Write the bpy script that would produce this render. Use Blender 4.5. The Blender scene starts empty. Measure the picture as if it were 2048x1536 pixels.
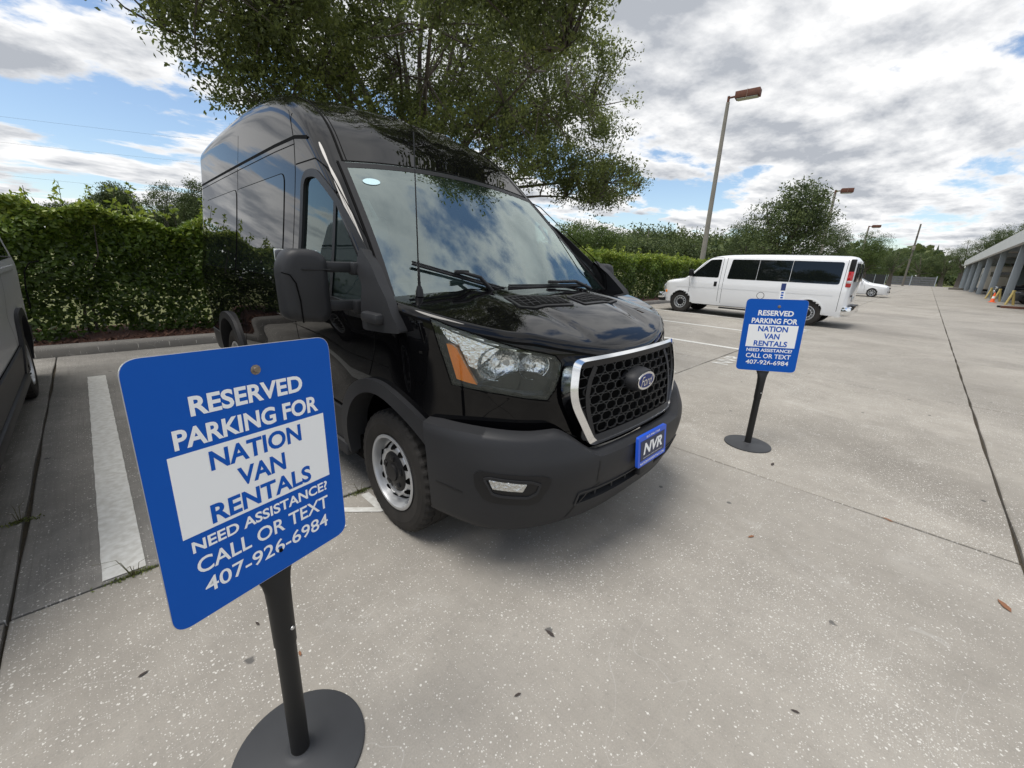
import bpy, bmesh, math, random
import numpy as np
from mathutils import Vector, Matrix
S = bpy.context.scene
COL = S.collection
PI = math.pi
rad = math.radians

# ------------------------------------------------------------------ camera
CAMH = 1.505
def cam_axes(yaw, pitch, roll):
    cy, sy, cp, sp = math.cos(yaw), math.sin(yaw), math.cos(pitch), math.sin(pitch)
    f = np.array([cy*cp, sy*cp, -sp]); r = np.array([sy, -cy, 0.]); u = np.cross(r, f)
    c, s = math.cos(roll), math.sin(roll)
    return c*r+s*u, -s*r+c*u, f
CR, CU, CF = cam_axes(rad(44.0885), rad(16.525), rad(2.337))
FPX = 816.3                     # focal length in pixels of the 2048 wide photograph
cd = bpy.data.cameras.new("camera"); cam = bpy.data.objects.new("camera", cd); COL.objects.link(cam)
M = Matrix.Identity(4)
for i in range(3):
    M[i][0], M[i][1], M[i][2] = CR[i], CU[i], -CF[i]
M[2][3] = CAMH
cam.matrix_world = M
cd.sensor_width = 36; cd.lens = 36*FPX/2048; cd.clip_start = .05; cd.clip_end = 6000
S.camera = cam
S.render.resolution_x, S.render.resolution_y = 1024, 768
CAM = np.array([0, 0, CAMH])
def ray(px, py): return CR*((px-1024)/FPX) - CU*((py-768)/FPX) + CF
def at_z(px, py, z=0.): d = ray(px, py); return CAM + d*((z-CAMH)/d[2])
def at_x(px, py, x): d = ray(px, py); return CAM + d*(x/d[0])
def at_y(px, py, y): d = ray(px, py); return CAM + d*(y/d[1])

# ------------------------------------------------------------------ sky, sun, exposure
SUN_AZ, SUN_EL = rad(-72), rad(70)        # azimuth from +Y towards +X
w = bpy.data.worlds.new("World"); S.world = w; w.use_nodes = True
nt = w.node_tree; nt.nodes.clear()
def wn(t, **k):
    n = nt.nodes.new(t)
    for a, b in k.items(): setattr(n, a, b)
    return n
def wl(a, b): nt.links.new(a, b)
def wmath(op, a, b=None, c=None, clamp=False):
    n = wn('ShaderNodeMath', operation=op); n.use_clamp = clamp
    for i, v in enumerate((a, b, c)):
        if v is None: continue
        if isinstance(v, (int, float)): n.inputs[i].default_value = v
        else: wl(v, n.inputs[i])
    return n.outputs[0]
sky = wn('ShaderNodeTexSky', sky_type='NISHITA'); sky.sun_disc = False
sky.sun_elevation = SUN_EL; sky.sun_rotation = SUN_AZ; sky.air_density = 1.0; sky.dust_density = .6; sky.ozone_density = 1.5
tc = wn('ShaderNodeTexCoord'); sx = wn('ShaderNodeSeparateXYZ'); wl(tc.outputs['Generated'], sx.inputs[0])
zc = wmath('ADD', wmath('MAXIMUM', sx.outputs[2], 0.), .13)
cx = wn('ShaderNodeCombineXYZ'); wl(wmath('DIVIDE', sx.outputs[0], zc), cx.inputs[0]); wl(wmath('DIVIDE', sx.outputs[1], zc), cx.inputs[1])
def cloud_noise(loc, scale, detail, rough, dist, rot=.55, sc=(1, 1, 1)):
    m = wn('ShaderNodeMapping'); m.inputs['Location'].default_value = loc; m.inputs['Rotation'].default_value = (0, 0, rot); m.inputs['Scale'].default_value = sc
    wl(cx.outputs[0], m.inputs[0])
    n = wn('ShaderNodeTexNoise'); n.inputs['Scale'].default_value = scale; n.inputs['Detail'].default_value = detail
    n.inputs['Roughness'].default_value = rough; n.inputs['Distortion'].default_value = dist
    wl(m.outputs[0], n.inputs['Vector']); return n.outputs['Fac']
OFF = (31.2, 15.8, 0)
STR = (.85, 1.15, 1)
d0 = cloud_noise(OFF, 1.0, 13, .59, .12, sc=STR)
d1 = cloud_noise((OFF[0]+.07, OFF[1]+.12, 0), 1.0, 10, .57, .12, sc=STR)
d2 = cloud_noise((OFF[0]+5, OFF[1]-3, 0), .45, 3, .5, .1, sc=STR)
cov = wmath('ADD', d0, wmath('MULTIPLY', wmath('SUBTRACT', d2, .5), .35))
mr = wn('ShaderNodeMapRange'); mr.interpolation_type = 'SMOOTHSTEP'
wl(cov, mr.inputs[0]); mr.inputs[1].default_value = .425; mr.inputs[2].default_value = .485
thick = wmath('MULTIPLY', wmath('SUBTRACT', cov, .465), 3.1, clamp=True)
lit = wmath('ADD', wmath('MULTIPLY', wmath('SUBTRACT', d1, d0), 5.0), .98)
lit = wmath('SUBTRACT', lit, wmath('MULTIPLY', thick, .95))
litc = wmath('MAXIMUM', wmath('MINIMUM', lit, 1.), .12)
cm = wn('ShaderNodeMix', data_type='RGBA'); wl(litc, cm.inputs[0])
cm.inputs[6].default_value = (2.5, 2.7, 3.05, 1); cm.inputs[7].default_value = (6.3, 6.32, 6.35, 1)
mx = wn('ShaderNodeMix', data_type='RGBA'); wl(mr.outputs[0], mx.inputs[0]); wl(sky.outputs[0], mx.inputs[6]); wl(cm.outputs[2], mx.inputs[7])
bg = wn('ShaderNodeBackground'); bg.inputs[1].default_value = .10; wl(mx.outputs[2], bg.inputs[0])
wo = wn('ShaderNodeOutputWorld'); wl(bg.outputs[0], wo.inputs[0])
sd = bpy.data.lights.new("sun", 'SUN'); sd.energy = 1.85; sd.angle = rad(32); sd.color = (1, .96, .9)
so = bpy.data.objects.new("sun", sd); COL.objects.link(so)
sdir = Vector((math.sin(SUN_AZ)*math.cos(SUN_EL), math.cos(SUN_AZ)*math.cos(SUN_EL), math.sin(SUN_EL)))
so.rotation_euler = sdir.to_track_quat('Z', 'Y').to_euler(); so.location = (0, 0, 30)
S.view_settings.view_transform = 'Standard'; S.view_settings.look = 'None'; S.view_settings.gamma = 1
S.view_settings.use_curve_mapping = False
S.view_settings.exposure = .70

# ------------------------------------------------------------------ mesh helpers
def curve(xs, ys):              # monotone cubic interpolation
    xs = list(map(float, xs)); ys = list(map(float, ys)); n = len(xs)
    h = [xs[i+1]-xs[i] for i in range(n-1)]; d = [(ys[i+1]-ys[i])/h[i] for i in range(n-1)]
    m = [d[0]]+[0 if d[i-1]*d[i] <= 0 else 3*(h[i-1]+h[i])/((2*h[i]+h[i-1])/d[i-1]+(h[i]+2*h[i-1])/d[i]) for i in range(1, n-1)]+[d[-1]]
    import bisect
    def f(x):
        if x <= xs[0]: return ys[0]
        if x >= xs[-1]: return ys[-1]
        i = bisect.bisect_right(xs, x)-1; t = (x-xs[i])/h[i]; t2 = t*t; t3 = t2*t
        return (2*t3-3*t2+1)*ys[i]+(t3-2*t2+t)*h[i]*m[i]+(-2*t3+3*t2)*ys[i+1]+(t3-t2)*h[i]*m[i+1]
    return f
def sstep(a, b, x):
    t = min(1, max(0, (x-a)/(b-a))); return t*t*(3-2*t)

def finish(me, mats, smooth):
    for m in (mats if isinstance(mats, (list, tuple)) else [mats]): me.materials.append(m)
    if smooth is not None:
        me.polygons.foreach_set('use_smooth', np.ones(len(me.polygons), bool))
        if smooth < 179: me.set_sharp_from_angle(angle=rad(smooth))
    me.update()
def mk(name, V, F, mat, parent=None, smooth=None, clean=False):
    me = bpy.data.meshes.new(name)
    me.from_pydata([tuple(map(float, v)) for v in V], [], [tuple(f) for f in F])
    if clean:
        bm = bmesh.new(); bm.from_mesh(me); bmesh.ops.remove_doubles(bm, verts=bm.verts, dist=1e-5)
        bmesh.ops.recalc_face_normals(bm, faces=bm.faces); bm.to_mesh(me); bm.free()
    finish(me, mat, smooth)
    o = bpy.data.objects.new(name, me); COL.objects.link(o)
    if parent: o.parent = parent
    return o
def fast_mesh(name, V, F, mat, parent=None, smooth=None, cols=None):   # V (n,3), F (m,k) numpy
    me = bpy.data.meshes.new(name); n, (m, k) = len(V), F.shape
    me.vertices.add(n); me.vertices.foreach_set('co', np.ascontiguousarray(V, np.float32).ravel())
    me.loops.add(m*k); me.loops.foreach_set('vertex_index', np.ascontiguousarray(F, np.int32).ravel())
    me.polygons.add(m); me.polygons.foreach_set('loop_start', np.arange(0, m*k, k, dtype=np.int32))
    me.update(calc_edges=True); me.validate()
    if cols is not None:
        a = me.attributes.new('tone', 'FLOAT', 'FACE'); a.data.foreach_set('value', np.ascontiguousarray(cols, np.float32))
    finish(me, mat, smooth)
    o = bpy.data.objects.new(name, me); COL.objects.link(o)
    if parent: o.parent = parent
    return o
def tag(o, label, cat=None, group=None, kind=None):
    if label: o['label'] = label
    if cat: o['category'] = cat
    if group: o['group'] = group
    if kind: o['kind'] = kind
    return o
def thing(name, label, cat, loc=(0, 0, 0), rz=0, group=None):
    o = bpy.data.objects.new(name, None); COL.objects.link(o); o.empty_display_size = .2
    o.location = tuple(map(float, loc)); o.rotation_euler = (0, 0, rz)
    return tag(o, label, cat, group)
def copy_tree(o, parent=None, fn=None):
    c = o.copy(); COL.objects.link(c); c.parent = parent
    if fn and fn(o, c) is False:
        COL.objects.unlink(c); bpy.data.objects.remove(c); return None
    for ch in o.children: copy_tree(ch, c, fn)
    return c

class MB:
    def __init__(s): s.V, s.F = [], []
    def add(s, V, F):
        b = len(s.V); s.V += [tuple(v) for v in V]; s.F += [tuple(i+b for i in f) for f in F]; return s
    def box(s, c, d, rz=0, bev=0., ry=0., rx=0., seg=2):
        bm = bmesh.new(); bmesh.ops.create_cube(bm, size=1)
        for v in bm.verts: v.co = (v.co.x*d[0], v.co.y*d[1], v.co.z*d[2])
        if bev: bmesh.ops.bevel(bm, geom=bm.edges[:], offset=bev, segments=seg, profile=.5, affect='EDGES')
        R = Matrix.Rotation(rz, 3, 'Z') @ Matrix.Rotation(ry, 3, 'Y') @ Matrix.Rotation(rx, 3, 'X')
        bm.verts.index_update()
        s.add([R @ v.co + Vector(c) for v in bm.verts], [[v.index for v in f.verts] for f in bm.faces]); bm.free(); return s
    def tube(s, P, r, n=8, caps=True):
        P = [Vector(p) for p in P]; rs = r if isinstance(r, (list, tuple)) else [r]*len(P)
        V = []; F = []; prev = None
        for i, p in enumerate(P):
            t = (P[min(i+1, len(P)-1)]-P[max(i-1, 0)]).normalized()
            if prev is None:
                a = t.cross(Vector((0, 0, 1)) if abs(t.z) < .9 else Vector((1, 0, 0))).normalized()
            else: a = (prev - t*prev.dot(t)).normalized()
            prev = a; b = t.cross(a)
            for k in range(n):
                an = 2*PI*k/n; V.append(p+(a*math.cos(an)+b*math.sin(an))*rs[i])
        for i in range(len(P)-1):
            for k in range(n): F.append((i*n+k, i*n+(k+1) % n, (i+1)*n+(k+1) % n, (i+1)*n+k))
        if caps: F.append(tuple(range(n-1, -1, -1))); F.append(tuple((len(P)-1)*n+k for k in range(n)))
        return s.add(V, F)
    def lathe(s, prof, n=32, axis='z', c=(0, 0, 0), mod=None):
        V = []; F = []; m = len(prof)
        for k in range(n):
            a = 2*PI*k/n
            for j, (r, h) in enumerate(prof):
                if mod: r = mod(k, j, r)
                x, y = r*math.cos(a), r*math.sin(a)
                p = (x, y, h) if axis == 'z' else (h, x, y)
                V.append((p[0]+c[0], p[1]+c[1], p[2]+c[2]))
        for k in range(n):
            for j in range(m-1):
                a0 = k*m+j; b0 = ((k+1) % n)*m+j; F.append((a0, b0, b0+1, a0+1))
        return s.add(V, F)
    def prism(s, poly, z0, z1, f=lambda a, b, c: (a, b, c)):
        n = len(poly); V = [f(a, b, z0) for a, b in poly]+[f(a, b, z1) for a, b in poly]
        F = [tuple(range(n-1, -1, -1)), tuple(range(n, 2*n))]+[(i, (i+1) % n, n+(i+1) % n, n+i) for i in range(n)]
        return s.add(V, F)
    def obj(s, name, mat, parent=None, smooth=None, clean=False): return mk(name, s.V, s.F, mat, parent, smooth, clean)
def roundpoly(P, r, n=5):
    out = []; N = len(P); rs = r if isinstance(r, (list, tuple)) else [r]*N
    for i in range(N):
        a, b, c = np.array(P[i-1], float), np.array(P[i], float), np.array(P[(i+1) % N], float)
        la, lc = np.linalg.norm(a-b), np.linalg.norm(c-b); q = min(rs[i], la*.45, lc*.45)
        if q <= 1e-6: out.append(tuple(b)); continue
        p0, p2 = b+(a-b)/la*q, b+(c-b)/lc*q
        for k in range(n+1):
            t = k/n; out.append(tuple((1-t)**2*p0+2*t*(1-t)*b+t*t*p2))
    return out
def inset(P, d):
    P = [np.array(p, float) for p in P]; N = len(P); A = sum(P[i][0]*P[(i+1) % N][1]-P[(i+1) % N][0]*P[i][1] for i in range(N))
    sg = 1 if A > 0 else -1; out = []
    for i in range(N):
        e1 = P[i]-P[i-1]; e2 = P[(i+1) % N]-P[i]
        n1 = np.array([-e1[1], e1[0]])*sg; n2 = np.array([-e2[1], e2[0]])*sg
        n1 = n1/(np.linalg.norm(n1)+1e-9); n2 = n2/(np.linalg.norm(n2)+1e-9); b = n1+n2; b = b/(np.linalg.norm(b)+1e-9)
        out.append(tuple(P[i]+b*d/max(.5, float(b@n1))))
    return out
def inpoly(x, y, P):
    c = False; j = len(P)-1
    for i in range(len(P)):
        if (P[i][1] > y) != (P[j][1] > y) and x < (P[j][0]-P[i][0])*(y-P[i][1])/(P[j][1]-P[i][1])+P[i][0]: c = not c
        j = i
    return c
# surfaces: fn(u, v) -> 3 vector (right hand half, x > 0); sg mirrors x
def spt(fn, u, v, off, ref, sg=1):
    e = 1e-3; p = np.array(fn(u, v)); a = np.array(fn(u+e, v))-np.array(fn(u-e, v)); b = np.array(fn(u, v+e))-np.array(fn(u, v-e))
    n = np.cross(a, b); L = np.linalg.norm(n); n = n/L if L > 1e-12 else np.array([0, 0, 1.])
    if n @ (p-ref) < 0: n = -n
    q = p+n*off
    return (sg*q[0], q[1], q[2]), (sg*n[0], n[1], n[2])
def patch(mb, fn, poly, off, thick, step, ref, sg=1):
    bm = bmesh.new(); vs = [bm.verts.new((u, v, 0)) for u, v in poly]; bm.faces.new(vs)
    bmesh.ops.triangulate(bm, faces=bm.faces[:])
    st = step if isinstance(step, tuple) else (step, step)
    for ax in (0, 1):
        lo = min(p[ax] for p in poly); hi = max(p[ax] for p in poly); k = math.ceil(lo/st[ax]+1e-6)
        while k*st[ax] < hi-1e-6:
            co = [0, 0, 0]; no = [0, 0, 0]; co[ax] = k*st[ax]; no[ax] = 1
            bmesh.ops.bisect_plane(bm, geom=bm.verts[:]+bm.edges[:]+bm.faces[:], dist=1e-7, plane_co=co, plane_no=no); k += 1
    bm.verts.index_update(); uv = [(v.co.x, v.co.y) for v in bm.verts]
    F = [[v.index for v in f.verts] for f in bm.faces]; B = [tuple(v.index for v in e.verts) for e in bm.edges if len(e.link_faces) == 1]
    bm.free()
    V = [spt(fn, u, v, off, ref, sg)[0] for u, v in uv]
    if thick:
        idx = {}
        for a, b in B:
            for q in (a, b):
                if q not in idx: idx[q] = len(V); V.append(spt(fn, uv[q][0], uv[q][1], off-thick, ref, sg)[0])
            F.append([a, b, idx[b], idx[a]])
    bm = bmesh.new(); bv = [bm.verts.new(v) for v in V]
    for f in F:
        try: bm.faces.new([bv[i] for i in f])
        except ValueError: pass
    bmesh.ops.recalc_face_normals(bm, faces=bm.faces[:])
    # outward check on the top faces
    bm.faces.ensure_lookup_table(); f0 = bm.faces[0]; f0.normal_update()
    if f0.normal.dot(Vector((sg*1., 1, 1))*0+f0.calc_center_median()-Vector((sg*ref[0], ref[1], ref[2]))) < 0: bmesh.ops.reverse_faces(bm, faces=bm.faces[:])
    bm.verts.index_update(); mb.add([v.co.copy() for v in bm.verts], [[v.index for v in f.verts] for f in bm.faces]); bm.free()
    return mb
def ribbon(mb, fn, pts, width, off, ref, sg=1, step=.03):
    Q = [pts[0]]
    for a, b in zip(pts[:-1], pts[1:]):
        L = math.dist(a, b); k = max(1, int(L/step))
        Q += [(a[0]+(b[0]-a[0])*i/k, a[1]+(b[1]-a[1])*i/k) for i in range(1, k+1)]
    PN = [spt(fn, u, v, off, ref, sg) for u, v in Q]; V = []; F = []
    for i, (p, n) in enumerate(PN):
        t = np.array(PN[min(i+1, len(PN)-1)][0])-np.array(PN[max(i-1, 0)][0]); s = np.cross(n, t); s = s/(np.linalg.norm(s)+1e-12)*width/2
        V += [tuple(np.array(p)+s), tuple(np.array(p)-s)]
    for i in range(len(PN)-1): F.append((2*i, 2*i+1, 2*i+3, 2*i+2))
    return mb.add(V, F)
def ring(mb, fn, outer, inner, offs, ref, sg=1, closed=True):   # offs: (outer_low, outer_high, inner_high, inner_low)
    n = len(outer); V = []
    for P, o in ((outer, offs[0]), (outer, offs[1]), (inner, offs[2]), (inner, offs[3])):
        V += [spt(fn, u, v, o, ref, sg)[0] for u, v in P]
    F = []
    for k in range(3):
        for i in range(n if closed else n-1):
            j = (i+1) % n; F.append((k*n+i, k*n+j, (k+1)*n+j, (k+1)*n+i))
    return mb.add(V, F)
def dense(P, step):
    out = []; N = len(P)
    for i in range(N):
        a, b = P[i], P[(i+1) % N]; k = max(1, int(math.dist(a, b)/step))
        out += [(a[0]+(b[0]-a[0])*j/k, a[1]+(b[1]-a[1])*j/k) for j in range(k)]
    return out

# ------------------------------------------------------------------ materials
def material(name, base, rough=.5, metal=0., spec=.5, coat=0., coat_r=.03, var=None, bump=None, alpha=None, trans=0., ior=1.45, emit=None):
    m = bpy.data.materials.new(name); m.use_nodes = True; t = m.node_tree; b = t.nodes['Principled BSDF']
    b.inputs['Base Color'].default_value = (*base, 1); b.inputs['Roughness'].default_value = rough; b.inputs['Metallic'].default_value = metal
    b.inputs['Specular IOR Level'].default_value = spec; b.inputs['Coat Weight'].default_value = coat; b.inputs['Coat Roughness'].default_value = coat_r
    b.inputs['IOR'].default_value = ior; b.inputs['Transmission Weight'].default_value = trans
    tcn = None
    def coord():
        nonlocal tcn
        if tcn is None: tcn = t.nodes.new('ShaderNodeTexCoord')
        return tcn.outputs['Object']
    if var:     # (scale, amount, second colour)
        n = t.nodes.new('ShaderNodeTexNoise'); n.inputs['Scale'].default_value = var[0]; n.inputs['Detail'].default_value = 5; t.links.new(coord(), n.inputs['Vector'])
        r = t.nodes.new('ShaderNodeMapRange'); r.inputs[1].default_value = .5-var[1]; r.inputs[2].default_value = .5+var[1]; t.links.new(n.outputs['Fac'], r.inputs[0])
        x = t.nodes.new('ShaderNodeMix'); x.data_type = 'RGBA'; t.links.new(r.outputs[0], x.inputs[0]); x.inputs[6].default_value = (*base, 1); x.inputs[7].default_value = (*var[2], 1)
        t.links.new(x.outputs[2], b.inputs['Base Color'])
    if bump:    # (scale, strength, distance)
        n = t.nodes.new('ShaderNodeTexNoise'); n.inputs['Scale'].default_value = bump[0]; n.inputs['Detail'].default_value = 3; t.links.new(coord(), n.inputs['Vector'])
        q = t.nodes.new('ShaderNodeBump'); q.inputs['Strength'].default_value = bump[1]; q.inputs['Distance'].default_value = bump[2]; t.links.new(n.outputs['Fac'], q.inputs['Height']); t.links.new(q.outputs[0], b.inputs['Normal'])
    return m
def glass(name, tint, refl_rough=.0, ior=1.5, body=(.02, .03, .03), opacity=.5, boost=0.):
    # a pane: Fresnel gloss over a mix of see-through tint and a dark body
    m = bpy.data.materials.new(name); m.use_nodes = True; t = m.node_tree; t.nodes.clear()
    o = t.nodes.new('ShaderNodeOutputMaterial'); fr = t.nodes.new('ShaderNodeFresnel'); fr.inputs[0].default_value = ior
    ad = t.nodes.new('ShaderNodeMath'); ad.operation = 'ADD'; ad.use_clamp = True; ad.inputs[1].default_value = boost; t.links.new(fr.outputs[0], ad.inputs[0])
    tr = t.nodes.new('ShaderNodeBsdfTransparent'); tr.inputs[0].default_value = (*tint, 1)
    df = t.nodes.new('ShaderNodeBsdfDiffuse'); df.inputs[0].default_value = (*body, 1)
    m1 = t.nodes.new('ShaderNodeMixShader'); m1.inputs[0].default_value = opacity; t.links.new(tr.outputs[0], m1.inputs[1]); t.links.new(df.outputs[0], m1.inputs[2])
    gl = t.nodes.new('ShaderNodeBsdfGlossy'); gl.inputs['Roughness'].default_value = refl_rough; gl.inputs[0].default_value = (.88, 1, .97, 1)
    m2 = t.nodes.new('ShaderNodeMixShader'); t.links.new(ad.outputs[0], m2.inputs[0]); t.links.new(m1.outputs[0], m2.inputs[1]); t.links.new(gl.outputs[0], m2.inputs[2])
    t.links.new(m2.outputs[0], o.inputs[0]); return m
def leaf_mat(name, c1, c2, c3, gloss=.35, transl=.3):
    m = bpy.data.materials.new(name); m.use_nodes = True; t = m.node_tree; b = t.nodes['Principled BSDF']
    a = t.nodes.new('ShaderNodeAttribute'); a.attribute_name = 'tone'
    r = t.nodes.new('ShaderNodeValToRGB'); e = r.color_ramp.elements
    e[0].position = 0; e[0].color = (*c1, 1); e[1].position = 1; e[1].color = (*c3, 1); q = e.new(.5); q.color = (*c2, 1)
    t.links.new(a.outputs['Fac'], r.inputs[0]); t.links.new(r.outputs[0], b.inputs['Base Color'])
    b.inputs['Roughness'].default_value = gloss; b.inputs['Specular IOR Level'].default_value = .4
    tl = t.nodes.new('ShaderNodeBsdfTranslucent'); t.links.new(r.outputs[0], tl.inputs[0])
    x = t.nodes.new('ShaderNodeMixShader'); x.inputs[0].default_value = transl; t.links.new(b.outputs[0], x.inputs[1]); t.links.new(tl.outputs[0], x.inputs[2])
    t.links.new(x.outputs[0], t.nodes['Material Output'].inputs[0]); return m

PAINT = material('black_car_paint', (.0025, .0025, .003), .4, 0, .0, 1.0, .008); PAINT.node_tree.nodes['Principled BSDF'].inputs['Coat IOR'].default_value = 1.40
GREYPAINT = material('grey_car_paint', (.56, .565, .565), .5, .15, .3, .2, .12)
WHITE = material('white_car_paint', (.78, .79, .80), .3, 0, .5, .8, .04)
PLAST = material('dark_grey_bumper_plastic', (.020, .0205, .022), .50, 0, .35, bump=(900, .12, .0006), var=(3, .3, (.026, .0265, .029)))
PLAST2 = material('black_trim_plastic', (.010, .010, .011), .42, 0, .4)
RUBBER = material('tyre_rubber', (.018, .017, .016), .72, 0, .3, var=(9, .25, (.034, .031, .028)))
GAP = material('shut_line_black', (.002, .002, .002), .8, 0, .1)
CHROME = material('chrome', (.88, .89, .90), .10, 1.)
STEEL = material('silver_wheel_paint', (.50, .51, .52), .34, .6, .5, .2, .15)
WSGLASS = glass('windscreen_glass', (.62, .78, .74), 0, 1.55, (.08, .14, .13), .08, .22)
SIDEGLASS = glass('door_glass', (.45, .55, .52), 0, 1.5, (.02, .03, .03), .2, .03)
DARKGLASS = material('privacy_glass', (.006, .008, .008), .01, 0, .55)
LENS = glass('clear_lens', (.95, .97, .97), 0, 1.42, (.2, .2, .2), .02, .035)
AMBER = material('amber_lens', (1., .30, .012), .15, 0, .5, .6, .03, bump=(120, .5, .004))
DARKIN = material('cabin_dark_plastic', (.06, .066, .07), .7)
SEATM = material('cabin_grey_cloth', (.22, .225, .23), .85)
TEXTW = material('white_vinyl', (.88, .885, .875), .5)
BLUE = material('blue_sign_vinyl', (.002, .085, .43), .5, 0, .22, var=(5, .35, (.003, .095, .46)))
# ------------------------------------------------------------------ lofted vehicle bodies
def loft_half(W, zt, rows, rf, z0, ns, nc, ntp):
    G = []
    for s in rows:
        lo, hi = .5, 3.2
        for _ in range(34):
            mid = (lo+hi)/2
            if mid < zt(s, W(s, mid)): lo = mid
            else: hi = mid
        zi = lo; r = rf(s); zb = z0(s); a = zi-r
        row = [(W(s, zb+(a-zb)*k/ns), s, zb+(a-zb)*k/ns) for k in range(ns+1)]
        P0 = np.array([W(s, a), a]); P1 = np.array([W(s, zi), zi]); x2 = max(.02, W(s, zi)-r*1.05); P2 = np.array([x2, zt(s, x2)])
        for k in range(1, nc+1):
            t = k/nc; q = (1-t)**2*P0+2*t*(1-t)*P1+t*t*P2; row.append((q[0], s, q[1]))
        for k in range(1, ntp+1):
            x = x2*(1-k/ntp); row.append((x, s, zt(s, x)))
        G.append(row)
    return G
def loft_mesh(G, keep, both=True, capend=True, capstart=False):
    """faces of both mirrored halves for which keep(i, j, corner points) holds"""
    nr, ncl = len(G), len(G[0]); V = []; F = []
    for sg in (1, -1):
        b = len(V); V += [(sg*p[0], p[1], p[2]) for r in G for p in r]
        for i in range(nr-1):
            for j in range(ncl-1):
                if keep(i, j, (G[i][j], G[i][j+1], G[i+1][j+1], G[i+1][j]), sg):
                    q = (b+i*ncl+j, b+i*ncl+j+1, b+(i+1)*ncl+j+1, b+(i+1)*ncl+j); F.append(q if sg > 0 else q[::-1])
    h = nr*ncl
    for on, i in ((capend, nr-1), (capstart, 0)):
        if on: F.append(tuple(i*ncl+j for j in range(ncl))+tuple(h+i*ncl+j for j in range(ncl-2, -1, -1)))
    return V, F
def wheel_set(parent, spots, R, wd, rimR, rim_builder, x_in=0):
    """a wheel per spot: rim mesh with tyre, cap and holes as sub parts; spots (x, s) with sign of x giving the side"""
    for x, s in spots:
        sg = 1 if x > 0 else -1
        rim_builder(parent, x, s, sg, R, wd, rimR)
def tyre_mesh(R, wd, rimR, sg, c, n=168):
    h = wd/2; mb = MB()
    prof = [(rimR-.01, h*.80), (rimR+.012, h*.90), (rimR+.03, h*.97), ((R+rimR)/2, h*1.04), (R-.05, h*1.0), (R-.043, h*1.0), (R-.04, h*.985), (R-.018, h*.93), (R-.004, h*.80), (R, h*.55), (R, h*.50), (R-.008, h*.48), (R-.008, h*.44), (R, h*.42), (R, h*.02), (R-.008, 0), (R, -h*.02), (R, -h*.55), (R-.004, -h*.80), (R-.03, -h*.97), ((R+rimR)/2, -h*1.04), (rimR-.01, -h*.8)]
    def mod(k, j, r):
        if 7 <= j <= 10 and k % 4 < 2: return r-(.009 if j > 7 else .005)
        if 12 <= j <= 14 and k % 6 < 2: return r-.006
        return r
    mb.lathe([(r, sg*z) for r, z in prof], n, 'x', c, mod); return mb
def steel_rim(parent, x, s, sg, R, wd, rimR):
    c = (x, s, R-.009); h = wd/2; o = .03
    mb = MB().lathe([(r, sg*z) for r, z in [(rimR+.004, h*.88), (rimR+.008, h*.95), (rimR, h*.99), (rimR-.010, h*.97), (rimR-.016, h*.80), (rimR-.019, h*.55), (rimR-.030, h*.42), (rimR-.040, h*.38), (rimR-.046, h*.44), (rimR-.056, h*.66), (rimR-.066, h*.76), (rimR-.080, h*.80), (rimR-.094, h*.78), (rimR-.102, h*.66), (.04, h*.6), (.0, h*.6)]], 64, 'x', c)
    wo = mb.obj('wheel', STEEL, parent, 60, True)
    tyre_mesh(R, wd, rimR, sg, c).obj('tyre', RUBBER, wo, 22, True)
    cap = MB().lathe([(r, sg*z) for r, z in [(.118, h*.62), (.118, h*.72), (.108, h*.80), (.07, h*.86), (.052, h*.88), (.05, h*.96), (.0, h*.98)]], 40, 'x', c)
    for k in range(5):
        a = 2*PI*k/5+.3
        cap.box((c[0]+sg*h*.85, c[1]+.083*math.cos(a), c[2]+.083*math.sin(a)), (.016, .03, .036), 0, .005, 0, a)
    cap.obj('hub_cap', PLAST2, wo, 40, True)
    for k in range(12):
        a = 2*PI*k/12; rr = rimR-.060; e = MB()
        P = [(.015*math.cos(q), .020*math.sin(q)) for q in np.linspace(0, 2*PI, 12, endpoint=False)]
        ca, sa = math.cos(a), math.sin(a)
        e.prism(P, 0, 1, lambda u, v, d: (c[0]+sg*(h*.685+(.006 if d else -.01)-u*1.3), c[1]+(rr+u)*ca-v*sa, c[2]+(rr+u)*sa+v*ca))
        e.obj('vent_hole', GAP, wo, None, True)
def alloy_rim(parent, x, s, sg, R, wd, rimR, spokes=5, mat=None):
    c = (x, s, R-.005); h = wd/2
    mb = MB().lathe([(r, sg*z) for r, z in [(rimR+.005, h*.9), (rimR, h*.98), (rimR-.02, h*.9), (rimR-.03, h*.45), (.02, h*.40), (0, h*.40)]], 32, 'x', c)
    wo = mb.obj('wheel', PLAST2, parent, 50, True)
    tyre_mesh(R, wd, rimR, sg, c, 48).obj('tyre', RUBBER, wo, 45, True)
    e = MB(); e.lathe([(r, sg*z) for r, z in [(rimR+.004, h*.95), (rimR, h*1.0), (rimR-.025, h*.95), (rimR-.03, h*.7)]], 32, 'x', c)
    e.lathe([(r, sg*z) for r, z in [(.065, h*.6), (.06, h*.9), (0, h*.95)]], 16, 'x', c)
    for k in range(spokes):
        a = 2*PI*k/spokes+.2
        e.box((c[0]+sg*h*.78, c[1]+(rimR*.52)*math.cos(a), c[2]+(rimR*.52)*math.sin(a)), (.03, rimR*.95, .07 if spokes < 7 else .04), 0, .008, 0, a)
    e.obj('spokes', mat or STEEL, wo, 40, True)

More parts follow.
